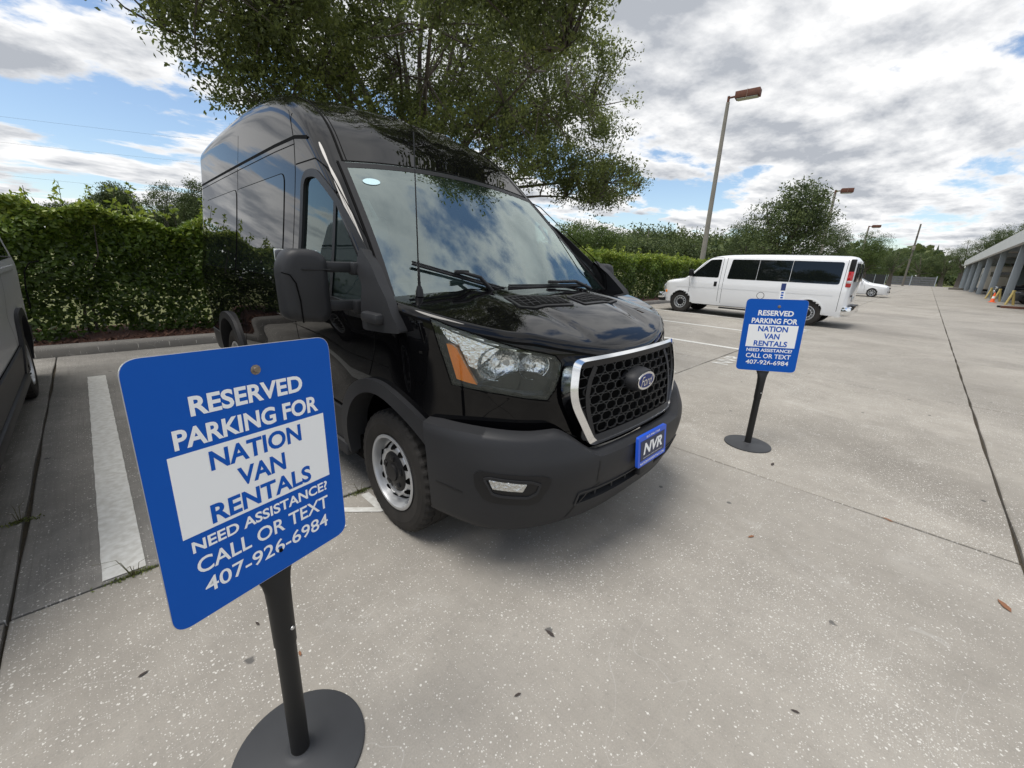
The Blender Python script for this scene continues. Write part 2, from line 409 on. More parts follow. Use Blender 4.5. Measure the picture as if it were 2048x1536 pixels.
# ------------------------------------------------------------------ text
def text_geo(body, w, h, bold=.0, shear=0., spacing=1.0):
    """flat letters centred on the origin, fitted to w x h (h = cap height)"""
    cu = bpy.data.curves.new('t', 'FONT'); cu.body = body; cu.size = 1; cu.offset = bold; cu.shear = shear; cu.space_character = spacing
    cu.align_x = 'CENTER'; cu.resolution_u = 4; cu.fill_mode = 'FRONT'
    o = bpy.data.objects.new('t', cu); COL.objects.link(o)
    dg = bpy.context.evaluated_depsgraph_get(); dg.update()
    me = bpy.data.meshes.new_from_object(o.evaluated_get(dg))
    V = np.array([v.co[:] for v in me.vertices]); F = [tuple(p.vertices) for p in me.polygons]
    bpy.data.objects.remove(o); bpy.data.curves.remove(cu); bpy.data.meshes.remove(me)
    lo, hi = V.min(0), V.max(0)
    V[:, 0] = (V[:, 0]-(lo[0]+hi[0])/2)*w/(hi[0]-lo[0]); V[:, 1] = (V[:, 1]-(lo[1]+hi[1])/2)*h/(hi[1]-lo[1])
    return V, F
def text_mb(mb, body, w, h, f, **k):
    V, F = text_geo(body, w, h, **k); mb.add([f(v[0], v[1]) for v in V], F); return mb
# ------------------------------------------------------------------ ground and markings
def concrete(name, c0, c1, stain, fleck=1.0, brush=0.14):
    m = bpy.data.materials.new(name); m.use_nodes = True; t = m.node_tree; b = t.nodes['Principled BSDF']
    N = lambda ty, **k: t.nodes.new(ty); Lk = t.links.new
    g = N('ShaderNodeNewGeometry'); P = g.outputs['Position']
    def noise(sc, det=4, ro=.55, vec=P, dist=0.):
        n = N('ShaderNodeTexNoise'); n.inputs['Scale'].default_value = sc; n.inputs['Detail'].default_value = det; n.inputs['Roughness'].default_value = ro; n.inputs['Distortion'].default_value = dist
        Lk(vec, n.inputs['Vector']); return n.outputs['Fac']
    def rng(v, a, b_, c=0., d=1.):
        n = N('ShaderNodeMapRange'); n.inputs[1].default_value = a; n.inputs[2].default_value = b_; n.inputs[3].default_value = c; n.inputs[4].default_value = d; Lk(v, n.inputs[0]); return n.outputs[0]
    def mix(f, x, y, blend='MIX'):
        n = N('ShaderNodeMix'); n.data_type = 'RGBA'; n.blend_type = blend
        if isinstance(f, float): n.inputs[0].default_value = f
        else: Lk(f, n.inputs[0])
        for i, v in ((6, x), (7, y)):
            if isinstance(v, tuple): n.inputs[i].default_value = (*v, 1)
            else: Lk(v, n.inputs[i])
        return n.outputs[2]
    def mth(op, a, b_):
        n = N('ShaderNodeMath'); n.operation = op; n.use_clamp = True
        for i, v in ((0, a), (1, b_)):
            if isinstance(v, (int, float)): n.inputs[i].default_value = v
            else: Lk(v, n.inputs[i])
        return n.outputs[0]
    oi = N('ShaderNodeObjectInfo')
    col = mix(rng(noise(.9, 6, .6), .32, .68), c0, c1)
    col = mix(rng(noise(.35, 5, .65, dist=.6), .46, .70, 0, .95), col, stain)
    col = mix(rng(noise(5, 6, .7), .42, .70, 0, .38), col, stain)
    col = mix(rng(noise(2.2, 6, .65, dist=1.), .60, .74, 0, .40), col, (.50, .48, .44))
    col = mix(rng(noise(160, 3, .7), .3, .7, 0, .22), col, (.10, .097, .09))           # sandy grain
    col = mix(rng(noise(34, 4, .7), .56, .74, 0, .30), col, (.13, .125, .115))
    mp = N('ShaderNodeMapping'); mp.inputs['Scale'].default_value = (55, 1.3, 1); Lk(P, mp.inputs[0])
    col = mix(rng(noise(1, 3, .6, mp.outputs[0]), .50, .8, 0, brush), col, (.14, .132, .12))  # broomed lines
    # shell flecks
    for sc, thr, cells, amt in ((78, .24, .26, .85), (150, .26, .24, .65), (46, .18, .07, .9)):
        dv = N('ShaderNodeVectorMath'); dv.operation = 'ADD'; nn = N('ShaderNodeTexNoise'); nn.inputs['Scale'].default_value = sc*1.6; Lk(P, nn.inputs['Vector'])
        sv = N('ShaderNodeVectorMath'); sv.operation = 'SCALE'; sv.inputs['Scale'].default_value = .5/sc; Lk(nn.outputs['Color'], sv.inputs[0]); Lk(P, dv.inputs[0]); Lk(sv.outputs[0], dv.inputs[1])
        vo = N('ShaderNodeTexVoronoi'); vo.voronoi_dimensions = '2D'; vo.inputs['Scale'].default_value = sc; Lk(dv.outputs[0], vo.inputs['Vector'])
        sp = N('ShaderNodeSeparateColor'); Lk(vo.outputs['Color'], sp.inputs[0])
        patchy = rng(noise(.8, 5, .65, dist=.5), .38, .64, .12, 1.25)
        sel = mth('LESS_THAN', sp.outputs[0], mth('MULTIPLY', patchy, cells*fleck))
        siz = mth('MULTIPLY', sp.outputs[1], thr)
        inside = mth('LESS_THAN', vo.outputs['Distance'], mth('ADD', siz, .05))
        col = mix(mth('MULTIPLY', mth('MULTIPLY', sel, inside), amt), col, (.68, .66, .61))
    # dark spots: gum and oil
    vo = N('ShaderNodeTexVoronoi'); vo.voronoi_dimensions = '2D'; vo.inputs['Scale'].default_value = .75; vd = N('ShaderNodeVectorMath'); vd.operation = 'ADD'; nn = N('ShaderNodeTexNoise'); nn.inputs['Scale'].default_value = 40; Lk(P, nn.inputs['Vector'])
    sv = N('ShaderNodeVectorMath'); sv.operation = 'SCALE'; sv.inputs['Scale'].default_value = .03; Lk(nn.outputs['Color'], sv.inputs[0]); Lk(P, vd.inputs[0]); Lk(sv.outputs[0], vd.inputs[1]); Lk(vd.outputs[0], vo.inputs['Vector'])
    col = mix(rng(vo.outputs['Distance'], .009, .014, .8, 0), col, (.05, .05, .052))
    col = mix(rng(oi.outputs['Random'], 0, 1, 0, .28), col, (.20, .19, .175))
    # thin pale scratches
    mp2 = N('ShaderNodeMapping'); mp2.inputs['Scale'].default_value = (.7, 2.6, 1); mp2.inputs['Rotation'].default_value = (0, 0, .9); Lk(P, mp2.inputs[0])
    wv = noise(.9, 2, .5, mp2.outputs[0], 1.5)
    ab = N('ShaderNodeMath'); ab.operation = 'SUBTRACT'; Lk(wv, ab.inputs[0]); ab.inputs[1].default_value = .53
    ab2 = N('ShaderNodeMath'); ab2.operation = 'ABSOLUTE'; Lk(ab.outputs[0], ab2.inputs[0])
    col = mix(rng(ab2.outputs[0], .0, .0025, .28, 0), col, (.5, .49, .46))
    Lk(col, b.inputs['Base Color']); b.inputs['Roughness'].default_value = .85; b.inputs['Specular IOR Level'].default_value = .25
    bp = N('ShaderNodeBump'); bp.inputs['Strength'].default_value = .35; bp.inputs['Distance'].default_value = .004; Lk(noise(120, 4, .7), bp.inputs['Height']); Lk(bp.outputs[0], b.inputs['Normal'])
    return m
CONC = concrete('worn_shell_concrete', (.33, .305, .264), (.415, .386, .338), (.235, .216, .187))
CONCB = concrete('stained_shaded_bay_concrete', (.24, .23, .21), (.33, .315, .29), (.12, .115, .108), .7, .6)  # bay dirt, plus tree and van shade darkened into the colour
SOIL = material('joint_dirt', (.035, .030, .022), .95, var=(40, .2, (.07, .055, .035)))
lot = mk('parking_lot', [(-14, -60, -.030), (145, -60, -.030), (145, 8.4, -.030), (-14, 8.4, -.030)], [(0, 1, 2, 3)], SOIL)
tag(lot, 'shell-flecked concrete car park laid in large jointed slabs', kind='structure')
xs = [-12.2, -8.35, -4.45, -.48, 3.40, 7.55, 11.55, 15.6, 19.6, 23.6, 27.6, 31.6, 35.6, 39.6, 43.6]
ys = [-13.2, -10.1, -6.98, -3.86, -.735, 2.395, 8.385]
rs = random.Random(5)
def slab(x0, x1, y0, y1, g, m, name='concrete_slab'):
    g = g/2; bm = bmesh.new(); nx = max(2, int((x1-x0)/.22)); ny = max(2, int((y1-y0)/.22))
    # slightly ragged edge along the joints
    def jit(a, b): return .0035*math.sin(a*31+b*17)+.003*math.sin(a*83+b*7)
    E0 = [(x0+g+(x1-x0-2*g)*i/nx, y0+g+jit(i, y0)) for i in range(nx)]+[(x1-g-jit(i, x1), y0+g+(y1-y0-2*g)*i/ny) for i in range(ny)]+[(x1-g-(x1-x0-2*g)*i/nx, y1-g+jit(i, y1)) for i in range(nx)]+[(x0+g+jit(i, x0), y1-g-(y1-y0-2*g)*i/ny) for i in range(ny)]
    n = len(E0); cx_, cy_ = (x0+x1)/2, (y0+y1)/2
    inn = [(cx_+(a-cx_)*(1-.012/(x1-x0)), cy_+(b-cy_)*(1-.012/(y1-y0))) for a, b in E0]
    V = [(a, b, -.029) for a, b in E0]+[(a, b, -.005) for a, b in E0]+[(a, b, 0) for a, b in inn]
    F = [(k*n+i, k*n+(i+1) % n, (k+1)*n+(i+1) % n, (k+1)*n+i) for k in range(2) for i in range(n)]+[tuple(range(2*n, 3*n))]
    bm.free(); return mk(name, V, F, m, lot)
for i in range(len(xs)-1):
    for j in range(len(ys)-1):
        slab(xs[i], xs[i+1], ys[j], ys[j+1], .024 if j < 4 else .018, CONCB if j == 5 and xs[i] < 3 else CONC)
slab(43.6, 144, -13.2, -.735, .02, CONC); slab(43.6, 144, -.735, 2.395, .02, CONC); slab(43.6, 144, 2.395, 8.385, .02, CONC)
slab(-12.2, 144, -59, -13.2, .02, CONC)
PAINTW = material('worn_white_line_paint', (.66, .66, .63), .7, var=(26, .16, (.52, .51, .47)), bump=(60, .3, .003))
def stripe(x, y0, y1, w_=.155, z=.0045, name='painted_stripe'):
    n = 40; L = []; R_ = []
    for i in range(n+1):
        y = y0+(y1-y0)*i/n; j = .002*math.sin(i*2.3+x); L.append((x-w_/2+j, y, z)); R_.append((x+w_/2+.002*math.sin(i*3.1+x), y, z))
    mk(name, L+R_, [(i, n+1+i, n+2+i, i+1) for i in range(n)], PAINTW, lot)
for k in range(0, 14):
    x = -.118+3.07*k
    if k == 1: continue
    stripe(x, 2.42, 6.85 if k == 0 else 7.9)
stripe(-.118-3.07, 2.42, 6.85)
# stencilled bay letters
for k in (0, 2, 4, 5, 6, 7, 8):
    xc_ = -.118+3.07*k+(1.35 if k == 0 else 1.75); mb = MB()
    text_mb(mb, "NVR", .95, .26, lambda a, b: (xc_+a, 2.20+b, .0045), bold=.01); mb.obj('stencilled_letters', PAINTW, lot)
# kerb, mulch bed, grass beyond
KERB = concrete('kerb_concrete', (.20, .19, .175), (.26, .25, .23), (.10, .095, .09), .3, .1)
def strip_prof(name, prof, x0, x1, m, parent=None, seg=1.0, wob=0.):
    n = max(1, int((x1-x0)/seg)); V = []; rr = random.Random(3)
    for i in range(n+1):
        x = x0+(x1-x0)*i/n; dz = rr.uniform(-wob, wob)
        V += [(x, y, z+(dz if 0 < k < len(prof)-1 else 0)) for k, (y, z) in enumerate(prof)]
    k = len(prof); F = [(i*k+j, (i+1)*k+j, (i+1)*k+j+1, i*k+j+1) for i in range(n) for j in range(k-1)]
    return mk(name, V, F, m, parent, 40)
kerb = strip_prof('kerb', [(8.36, -.03), (8.37, .10), (8.40, .135), (8.44, .145), (8.55, .145), (8.57, .12), (8.57, -.03)], -14, 60, KERB, seg=3.0); tag(kerb, None, kind='structure')
MULCH = material('bark_mulch', (.055, .025, .018), .95, var=(55, .22, (.16, .075, .05)), bump=(70, 1., .04))
mb_ = strip_prof('mulch_bed', [(8.56, .10), (8.9, .13), (9.5, .16), (10.3, .12), (10.6, .02)], -14, 60, MULCH, seg=.4, wob=.02); tag(mb_, None, kind='structure')
GRASS = material('dry_grass', (.10, .12, .035), .95, var=(.6, .3, (.16, .16, .06)), bump=(40, .8, .05))
gr_ = mk('grass_field', [(-900, 10.5, .0), (1500, 10.5, .0), (1500, 1500, .0), (-900, 1500, .0)], [(0, 1, 2, 3)], GRASS); tag(gr_, None, kind='structure')
gr2 = mk('ground', [(-900, -900, -.04), (1500, -900, -.04), (1500, 10.6, -.04), (-900, 10.6, -.04)], [(0, 1, 2, 3)], GRASS); tag(gr2, None, kind='structure')
# mulch chips as loose pieces
rr = np.random.default_rng(4); n = 9000
cx_ = rr.uniform(-4, 12, n); cy_ = rr.uniform(8.6, 10.2, n); ang = rr.uniform(0, PI, n); ln = rr.uniform(.015, .045, n); wd = rr.uniform(.006, .014, n); tz = rr.uniform(-.02, .03, n)
zz = .12+.03*np.clip((cy_-8.6)/.9, 0, 1)+rr.uniform(0, .025, n)
ca, sa = np.cos(ang), np.sin(ang)
Vm = np.stack([np.stack([cx_+ca*ln*a-sa*wd*b, cy_+sa*ln*a+ca*wd*b, zz+tz*a], 1) for a, b in ((-1, -1), (1, -1), (1, 1), (-1, 1))], 1).reshape(-1, 3)
chips = fast_mesh('bark_chips', Vm, np.arange(4*n).reshape(-1, 4), leaf_mat('bark_chip', (.03, .014, .010), (.09, .04, .026), (.17, .09, .06), .9, 0.), mb_, cols=rr.uniform(0, 1, n)); chips['kind'] = 'stuff'
# ------------------------------------------------------------------ foliage
def leaf_cloud(name, C, size, mat, parent, rng_, aspect=.45, up=.3, tone=None, outward=None, fold=True):
    """C (n,3) leaf positions; each leaf two triangles folded on the midrib"""
    n = len(C); d = rng_.normal(size=(n, 3))
    if outward is not None: d = d*.75+outward*1.1
    d[:, 2] += up; d /= np.linalg.norm(d, axis=1)[:, None]         # leaf normal-ish
    a = rng_.normal(size=(n, 3)); a -= (a*d).sum(1)[:, None]*d; a /= np.linalg.norm(a, axis=1)[:, None]; b = np.cross(d, a)
    L = size*rng_.uniform(.65, 1.25, n)[:, None]; Wd = L*aspect
    p0 = C-a*L*.5; p2 = C+a*L*.5; p1 = C+b*Wd*.5+d*Wd*.22; p3 = C-b*Wd*.5+d*Wd*.22
    V = np.stack([p0, p1, p2, p3], 1).reshape(-1, 3); i = np.arange(n)*4
    F = np.concatenate([np.stack([i, i+1, i+2], 1), np.stack([i, i+2, i+3], 1)])
    t = rng_.uniform(0, 1, n) if tone is None else np.clip(tone+rng_.normal(0, .16, n), 0, 1)
    o = fast_mesh(name, V, F, mat, parent, cols=np.concatenate([t, t])); o['kind'] = 'stuff'
    return o
BARK = material('bark', (.075, .062, .05), .95, var=(9, .25, (.15, .13, .11)), bump=(30, 1., .03))
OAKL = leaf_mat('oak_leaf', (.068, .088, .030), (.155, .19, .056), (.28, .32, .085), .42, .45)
DISTL = leaf_mat('far_leaf', (.042, .066, .024), (.085, .118, .04), (.15, .18, .06), .6, .3)
DISTL2 = leaf_mat('far_leaf_fresh', (.045, .075, .018), (.085, .13, .03), (.15, .19, .05), .6, .25)
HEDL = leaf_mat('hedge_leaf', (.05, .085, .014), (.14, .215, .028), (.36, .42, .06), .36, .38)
def grow(rng_, base, lobes, n_clump, n_leaf, leaf, spread, trunk_r, fork_z, mat, name, label, limbs=14, twig=True, group=None, cat='tree', flat=.7, tone_h=.5, trunk_lean=(0, 0)):
    """trunk, limbs to clump centres, leaves round the clumps; lobes: (centre, radii, weight) ellipsoids"""
    base = np.array(base, float); t = thing(name, label, cat, base, 0, group)
    wts = np.array([l[2] for l in lobes], float); wts /= wts.sum(); K = rng_.choice(len(lobes), n_clump, p=wts)
    u = rng_.normal(size=(n_clump, 3)); u /= np.linalg.norm(u, axis=1)[:, None]; r = rng_.uniform(.25, 1., n_clump)**.5
    C = np.array([np.array(lobes[k][0])-base for k in K])+u*r[:, None]*np.array([lobes[k][1] for k in K])
    fork = np.array([trunk_lean[0], trunk_lean[1], fork_z]); mb = MB()
    mb.tube([(0, 0, -.1), (0, 0, .15), fork*.5+np.array([.05, .04, 0]), fork], [trunk_r*1.5, trunk_r*1.1, trunk_r*.9, trunk_r*.75], 12)
    mb.obj('trunk', BARK, t, 60)
    # limbs: greedy spread choice of clumps
    sel = [0]
    for _ in range(min(limbs, n_clump)-1):
        D = np.min(np.linalg.norm(C[:, None]-C[sel][None], axis=2), axis=1); sel.append(int(np.argmax(D)))
    limbP = []; lb = MB()
    for k in sel:
        m_ = fork+(C[k]-fork)*.45+np.array([0, 0, .12*np.linalg.norm(C[k]-fork)])+rng_.normal(0, .12, 3)
        pts = [fork*(1-q)**2+2*q*(1-q)*m_+q*q*C[k]+rng_.normal(0, .03, 3)*(0 < q < 1) for q in np.linspace(0, 1, 8)]
        lb.tube(pts, [trunk_r*.34*(1-.9*q) for q in np.linspace(0, 1, 8)], 6, False); limbP += pts[2:]
    if twig:
        LP = np.array(limbP)
        for c in C:
            j = int(np.argmin(np.linalg.norm(LP-c, axis=1))); a = LP[j]
            if np.linalg.norm(c-a) < .05: continue
            mid = (a+c)/2+rng_.normal(0, .06, 3); lb.tube([a, mid, c], [trunk_r*.09, trunk_r*.06, trunk_r*.03], 4, False)
    lo = lb.obj('limbs', BARK, t, 60); lo['kind'] = 'stuff'
    per = rng_.poisson(n_leaf, n_clump); idx = np.repeat(np.arange(n_clump), per)
    off = rng_.normal(size=(len(idx), 3)); off *= spread*np.array([1, 1, flat])*np.clip(np.abs(rng_.normal(.75, .3, len(idx))), 0, 1.2)[:, None]
    nn_ = np.linalg.norm(off, axis=1)[:, None]; off *= np.minimum(1, 1.7*spread/(nn_+1e-6))
    off[:, 2] -= .25*spread*rng_.uniform(0, 1, len(idx))**2
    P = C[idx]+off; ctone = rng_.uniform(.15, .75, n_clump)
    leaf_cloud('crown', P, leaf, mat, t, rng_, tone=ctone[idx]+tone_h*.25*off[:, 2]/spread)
    return t
rg = np.random.default_rng(11)
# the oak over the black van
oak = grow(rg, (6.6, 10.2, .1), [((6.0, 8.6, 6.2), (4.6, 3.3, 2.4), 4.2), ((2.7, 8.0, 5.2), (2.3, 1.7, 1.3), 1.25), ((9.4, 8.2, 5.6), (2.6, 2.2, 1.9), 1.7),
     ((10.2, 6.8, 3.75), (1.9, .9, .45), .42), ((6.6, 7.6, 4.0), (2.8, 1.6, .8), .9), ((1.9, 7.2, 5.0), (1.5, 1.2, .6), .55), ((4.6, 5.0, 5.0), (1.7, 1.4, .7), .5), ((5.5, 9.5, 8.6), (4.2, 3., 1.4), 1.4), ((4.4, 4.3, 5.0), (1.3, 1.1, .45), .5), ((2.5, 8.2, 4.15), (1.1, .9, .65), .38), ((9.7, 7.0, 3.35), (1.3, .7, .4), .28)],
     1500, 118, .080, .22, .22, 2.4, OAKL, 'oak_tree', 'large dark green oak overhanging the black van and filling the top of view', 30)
# hedge behind the kerb
def hedge(name, label, x0, x1, y0, y1, zt, n, leaf, seed, sparse=True, topw=.25):
    r = np.random.default_rng(seed); t = thing(name, label, 'hedge', ((x0+x1)/2, (y0+y1)/2, .12)); o = np.array(t.location)
    x = r.uniform(x0, x1, n); f = r.uniform(0, 1, n)
    H = zt+.10*np.sin(x*1.7+seed)+.07*np.sin(x*4.1)+.05*np.sin(x*9.3)
    front = y0+.16*np.sin(x*2.3)+.08*np.sin(x*5.9+1)
    z = np.where(f < .62, .12+(H-.12)*r.uniform(0, 1, n)**.85, H-np.abs(r.normal(0, .10, n)))
    bul = .12*np.sin(z*5+x*3)+.10*np.sin(z*9-x*4)
    y = np.where(f < .62, front+bul*.6+np.abs(r.normal(0, .14, n))+.20*(1-z/H), r.uniform(0, 1, n)*(y1-y0)+y0)
    y = np.where(f > .9, r.uniform(y0+.2, y1, n), y)
    z = np.where(f > .9, r.uniform(.2, 1, n)*H, z)
    if sparse:
        hole = .5+.5*np.sin(x*3.1+1.5)*np.sin(z*5.2+x)+.35*np.sin(x*7.7+z*6)
        keep = (z > .95) | (r.uniform(0, 1, n) < .50+.5*(hole < .5)+.3*(z-.3))
        x, y, z, f = x[keep], y[keep], z[keep], f[keep]
    P = np.stack([x, y, z], 1)-o; outw = np.stack([np.zeros(len(x)), -np.ones(len(x))*np.where(f < .62, 1., .2), np.where(f < .62, .45, 1.)], 1)
    tone = .10+.62*np.clip((z-1.0)/(zt-1.0), 0, 1)**1.4*np.clip(1-(y-y0)/1.5, .3, 1)  # light from above put into leaf colour: paler at the top, darker inside
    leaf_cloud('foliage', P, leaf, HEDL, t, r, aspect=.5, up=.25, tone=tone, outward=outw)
    # shoots above the clip line
    m = int((x1-x0)*11); Q = []; st = MB()
    for k in range(m):
        sx_ = r.uniform(x0, x1); sy = r.uniform(y0+.1, y1-.2); hh = abs(r.normal(0, .11))*(2.0 if r.uniform() < .12 else 1); top = zt+.05+hh
        st.tube([(sx_-o[0], sy-o[1], zt-.2-o[2]), (sx_-o[0]+r.normal(0, .02), sy-o[1], top-o[2])], [.005, .003], 4, False)
        for q in range(int(6+hh*40)):
            Q.append((sx_-o[0]+r.normal(0, .035), sy-o[1]+r.normal(0, .035), top-o[2]-r.uniform(0, .08+hh*.8)))
    if Q:
        leaf_cloud('shoots', np.array(Q), leaf*1.05, HEDL, t, r, aspect=.42, up=.6, tone=np.full(len(Q), .8))
        so_ = st.obj('shoot_stems', BARK, t); so_['kind'] = 'stuff'
    stm = MB()
    for k in range(int((x1-x0)*2.2)):
        sx_ = r.uniform(x0, x1)-o[0]; sy = r.uniform(y0+.35, y1-.25)-o[1]; P_ = [(sx_, sy, 0)]
        for q in range(4): P_.append((P_[-1][0]+r.normal(0, .10), P_[-1][1]+r.normal(0, .08), P_[-1][2]+.42))
        stm.tube(P_, [.022, .018, .014, .010, .006], 5, False)
    so_ = stm.obj('stems', BARK, t, 60); so_['kind'] = 'stuff'
    return t
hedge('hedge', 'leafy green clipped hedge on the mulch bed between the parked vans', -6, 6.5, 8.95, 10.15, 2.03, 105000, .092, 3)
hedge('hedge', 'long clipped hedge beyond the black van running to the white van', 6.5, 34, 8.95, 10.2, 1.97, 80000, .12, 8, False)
# trees further off
def far_tree(px, py_top, depth_y, w_px, label, seed, mat=DISTL, base_z=0., n=120, name='broadleaf_tree', squash=.8, leaf=None, bot=.18, X=None, group='trees beyond the hedge'):
    p = at_y(px, py_top, depth_y) if X is None else at_x(px, py_top, X)
    q = at_y(px+w_px/2, py_top+30, depth_y) if X is None else at_x(px+w_px/2, py_top+30, X)
    H = p[2]; rx = max(1., math.hypot(q[0]-p[0], q[1]-p[1])); r = np.random.default_rng(seed)
    zc_ = H*(.5+bot/2); rz = H*(1-bot)/2*1.0
    lobes = [((p[0], p[1], zc_), (rx*.75, rx*.6, rz*.95), 2.5)]
    for k in range(5):
        a = r.uniform(0, 2*PI); lobes.append(((p[0]+rx*.5*math.cos(a), p[1]+rx*.4*math.sin(a), zc_+rz*r.uniform(-.5, .45)), (rx*.45, rx*.4, rz*.42), 1))
    sc = max(rx, rz)
    return grow(r, (p[0], p[1], 0), lobes, int(n*2.2), 62, leaf or max(.09, .038*sc), .105*sc, .05*H, H*.3, mat, name, label, 8, False, group)
# ------------------------------------------------------------------ the black high-roof van
VX, VY = 1.99, 1.901
REF = np.array([0, .9, 1.0])
SB = -.1; NE = 2.15; SR = 4.5
tWz = curve([.15, .35, .5, .62, .85, 1.0, 1.15, 1.27, 1.36, 1.45, 1.6, 1.9, 2.1, 2.25, 2.4, 2.55, 2.8], [.93, .965, .985, .995, 1.005, 1.012, 1.022, 1.025, 1.012, .995, .97, .927, .902, .886, .872, .860, .83])
tSF = curve([.3, .7, .85, 1.0, 1.1, 1.2, 1.3, 1.5], [-.90, -.905, -.90, -.888, -.878, -.855, -.80, -.65])
def trear(s):
    f = 1-.022*max(0, (s-1.8)/2.7)**2
    if s > 4.2: f *= (1-min(1, (s-4.2)/.32)**2.6)**(1/2.6)
    return f
def tW(s, z):
    w_ = tWz(z)*trear(s)
    # pressed door scallop
    d = .012*math.exp(-((z-.78-.05*(s-.8))/.13)**2)*sstep(.35, .8, s)*(1-sstep(3.0, 3.4, s))
    if s < SB: w_ *= max(0, 1-((SB-s)/(SB-tSF(z)))**NE)**(1/NE)
    return w_-d
def twall(t, z):
    if t <= 0: s = SB-t; return (tW(s, z), s, z)
    t = min(t, PI-1e-6); c, n = math.cos(t), math.sin(t); x = tWz(z)*math.copysign(abs(c)**(2/NE), c)
    return (x, SB-(SB-tSF(z))*n**(2/NE), z)
thc = curve([-.97, -.92, -.88, -.8, -.7, -.5, -.3, -.1, .15], [.99, 1.06, 1.10, 1.16, 1.203, 1.268, 1.316, 1.35, 1.385])
def thood(s, x):
    ax = abs(x); z = thc(s)-.02*(x/.9)**2
    k = sstep(-.88, -.55, s)
    z += k*.016*(1-sstep(.46, .60, ax+.25*(s+.1)))          # raised centre panel
    z -= k*.010*math.exp(-((ax-.30-.16*(s+.9))/.05)**2)      # pressed ribs
    return z
trc = curve([.3, .72, .95, 1.2, 1.45, 1.75, 2.1, 2.6, 3.5, 4.2, 4.4, 4.5], [1.83, 2.105, 2.30, 2.46, 2.575, 2.655, 2.695, 2.71, 2.695, 2.66, 2.62, 2.55])
def twsz(s, x): return 1.345+(s+.12-.10*x*x)*.90
def ttop(s, x):
    r = trc(s)-.055*(x/.8)**2+.016*(math.exp(-((abs(x)-.42)/.028)**2)+math.exp(-(x/.028)**2))*sstep(.86, 1.05, s)
    if s > 1.2: return r
    a = twsz(s, x); k = .035; h = max(0, k-abs(a-r))/k
    return min(a, r)-h*h*k*.25
def ttopf(s, x): return (x, s, ttop(s, x))
def thoodf(s, x): return (x, s, thood(s, x))
trf = curve([-.1, .2, .72, 1.0, 1.5, 2.2, 4.3, 4.5], [.04, .06, .08, .10, .12, .13, .13, .10])
def project(P):
    d = np.asarray(P)-CAM; z = d@CF; return np.array([1024+FPX*(d@CR)/z, 768-FPX*(d@CU)/z])
def trace(fn, px, g):           # photograph pixel -> surface parameters on the near (right hand) side
    q = np.array(g, float)
    def f(q):
        p = fn(*q); return project((VX-p[0], VY+p[1], p[2]))-np.array(px)
    for _ in range(40):
        r = f(q); J = np.array([(f(q+np.array([1e-4, 0]))-r)/1e-4, (f(q+np.array([0, 1e-4]))-r)/1e-4]).T
        try: st = np.linalg.solve(J, -r)
        except np.linalg.LinAlgError: break
        q = q+np.clip(st, -.15, .15)
        if np.abs(r).max() < .05: break
    return (float(q[0]), float(q[1]))
def traces(fn, pts, g):
    out = []
    for p_ in pts: g = trace(fn, p_, g); out.append(g)
    return out

van = thing('passenger_van', 'glossy black high-roof van parked nose out behind the blue reserved sign', 'van', (VX, VY, 0))
rows = sorted(set([round(-.1+.025*i, 4) for i in range(int(4.55/.025)+1)]+[4.42, 4.44, 4.46, 4.47, 4.48, 4.49, 4.5]))
rows = [r for r in rows if r <= SR]; HEAD = .725
rows = sorted(set(rows+[HEAD])); NS, NC, NT = 62, 9, 14
z0 = lambda s: .36
TG = loft_half(tW, ttop, rows, trf, z0, NS, NC, NT)
DOORWIN = roundpoly([(1.03, 1.29), (1.045, 1.985), (.84, 1.98), (.47, 1.775), (.10, 1.50), (.03, 1.40), (.05, 1.235)], [.03, .10, .08, .3, .3, .05, .03], 6)
dw_in = inset(DOORWIN, .02)
def arch(s, z, r=.475): return math.hypot(s, z-.36) < r or math.hypot(s-3.3, z-.36) < r
def is_ws(i, j): return rows[i] < HEAD-1e-6 and j >= NS+NC
def keep_body(i, j, c, sg):
    if is_ws(i, j): return False
    if j < NS:
        if any(inpoly(p[1], p[2], dw_in) for p in c): return False
        if any(arch(p[1], p[2]) for p in c): return False
    return True
V, F = loft_mesh(TG, keep_body); mk('body', V, F, PAINT, van, 40, True)
V, F = loft_mesh(TG, lambda i, j, c, sg: is_ws(i, j) and twsz(rows[i], c[0][0]) > thood(rows[i], c[0][0])-.12, capend=False)
wsc = mk('windscreen', V, F, WSGLASS, van, 180, True)
# black frit band round the screen
for nm, w0, pts in (('frit_top', .05, [(HEAD-.026, -.80+.1*i) for i in range(17)]),):
    ribbon(MB(), ttopf, pts, w0, .0015, REF).obj(nm, PLAST2, wsc, 60)
for sg in (1, -1):
    e = []
    for i, s in enumerate(rows):
        if -.06 <= s <= HEAD: e.append((s, TG[i][NS+NC][0]-.018))
    ribbon(MB(), ttopf, e, .042, .0015, REF, sg).obj('frit_side', PLAST2, wsc, 60)
    ribbon(MB(), ttopf, [(q[0], q[1]+.022) for q in e], .014, .004, REF, sg).obj('screen_seal', GAP, wsc, 60)
ribbon(MB(), ttopf, [(HEAD+.004, -.80+.1*i) for i in range(17)], .010, .002, REF).obj('screen_seal', GAP, wsc, 60)
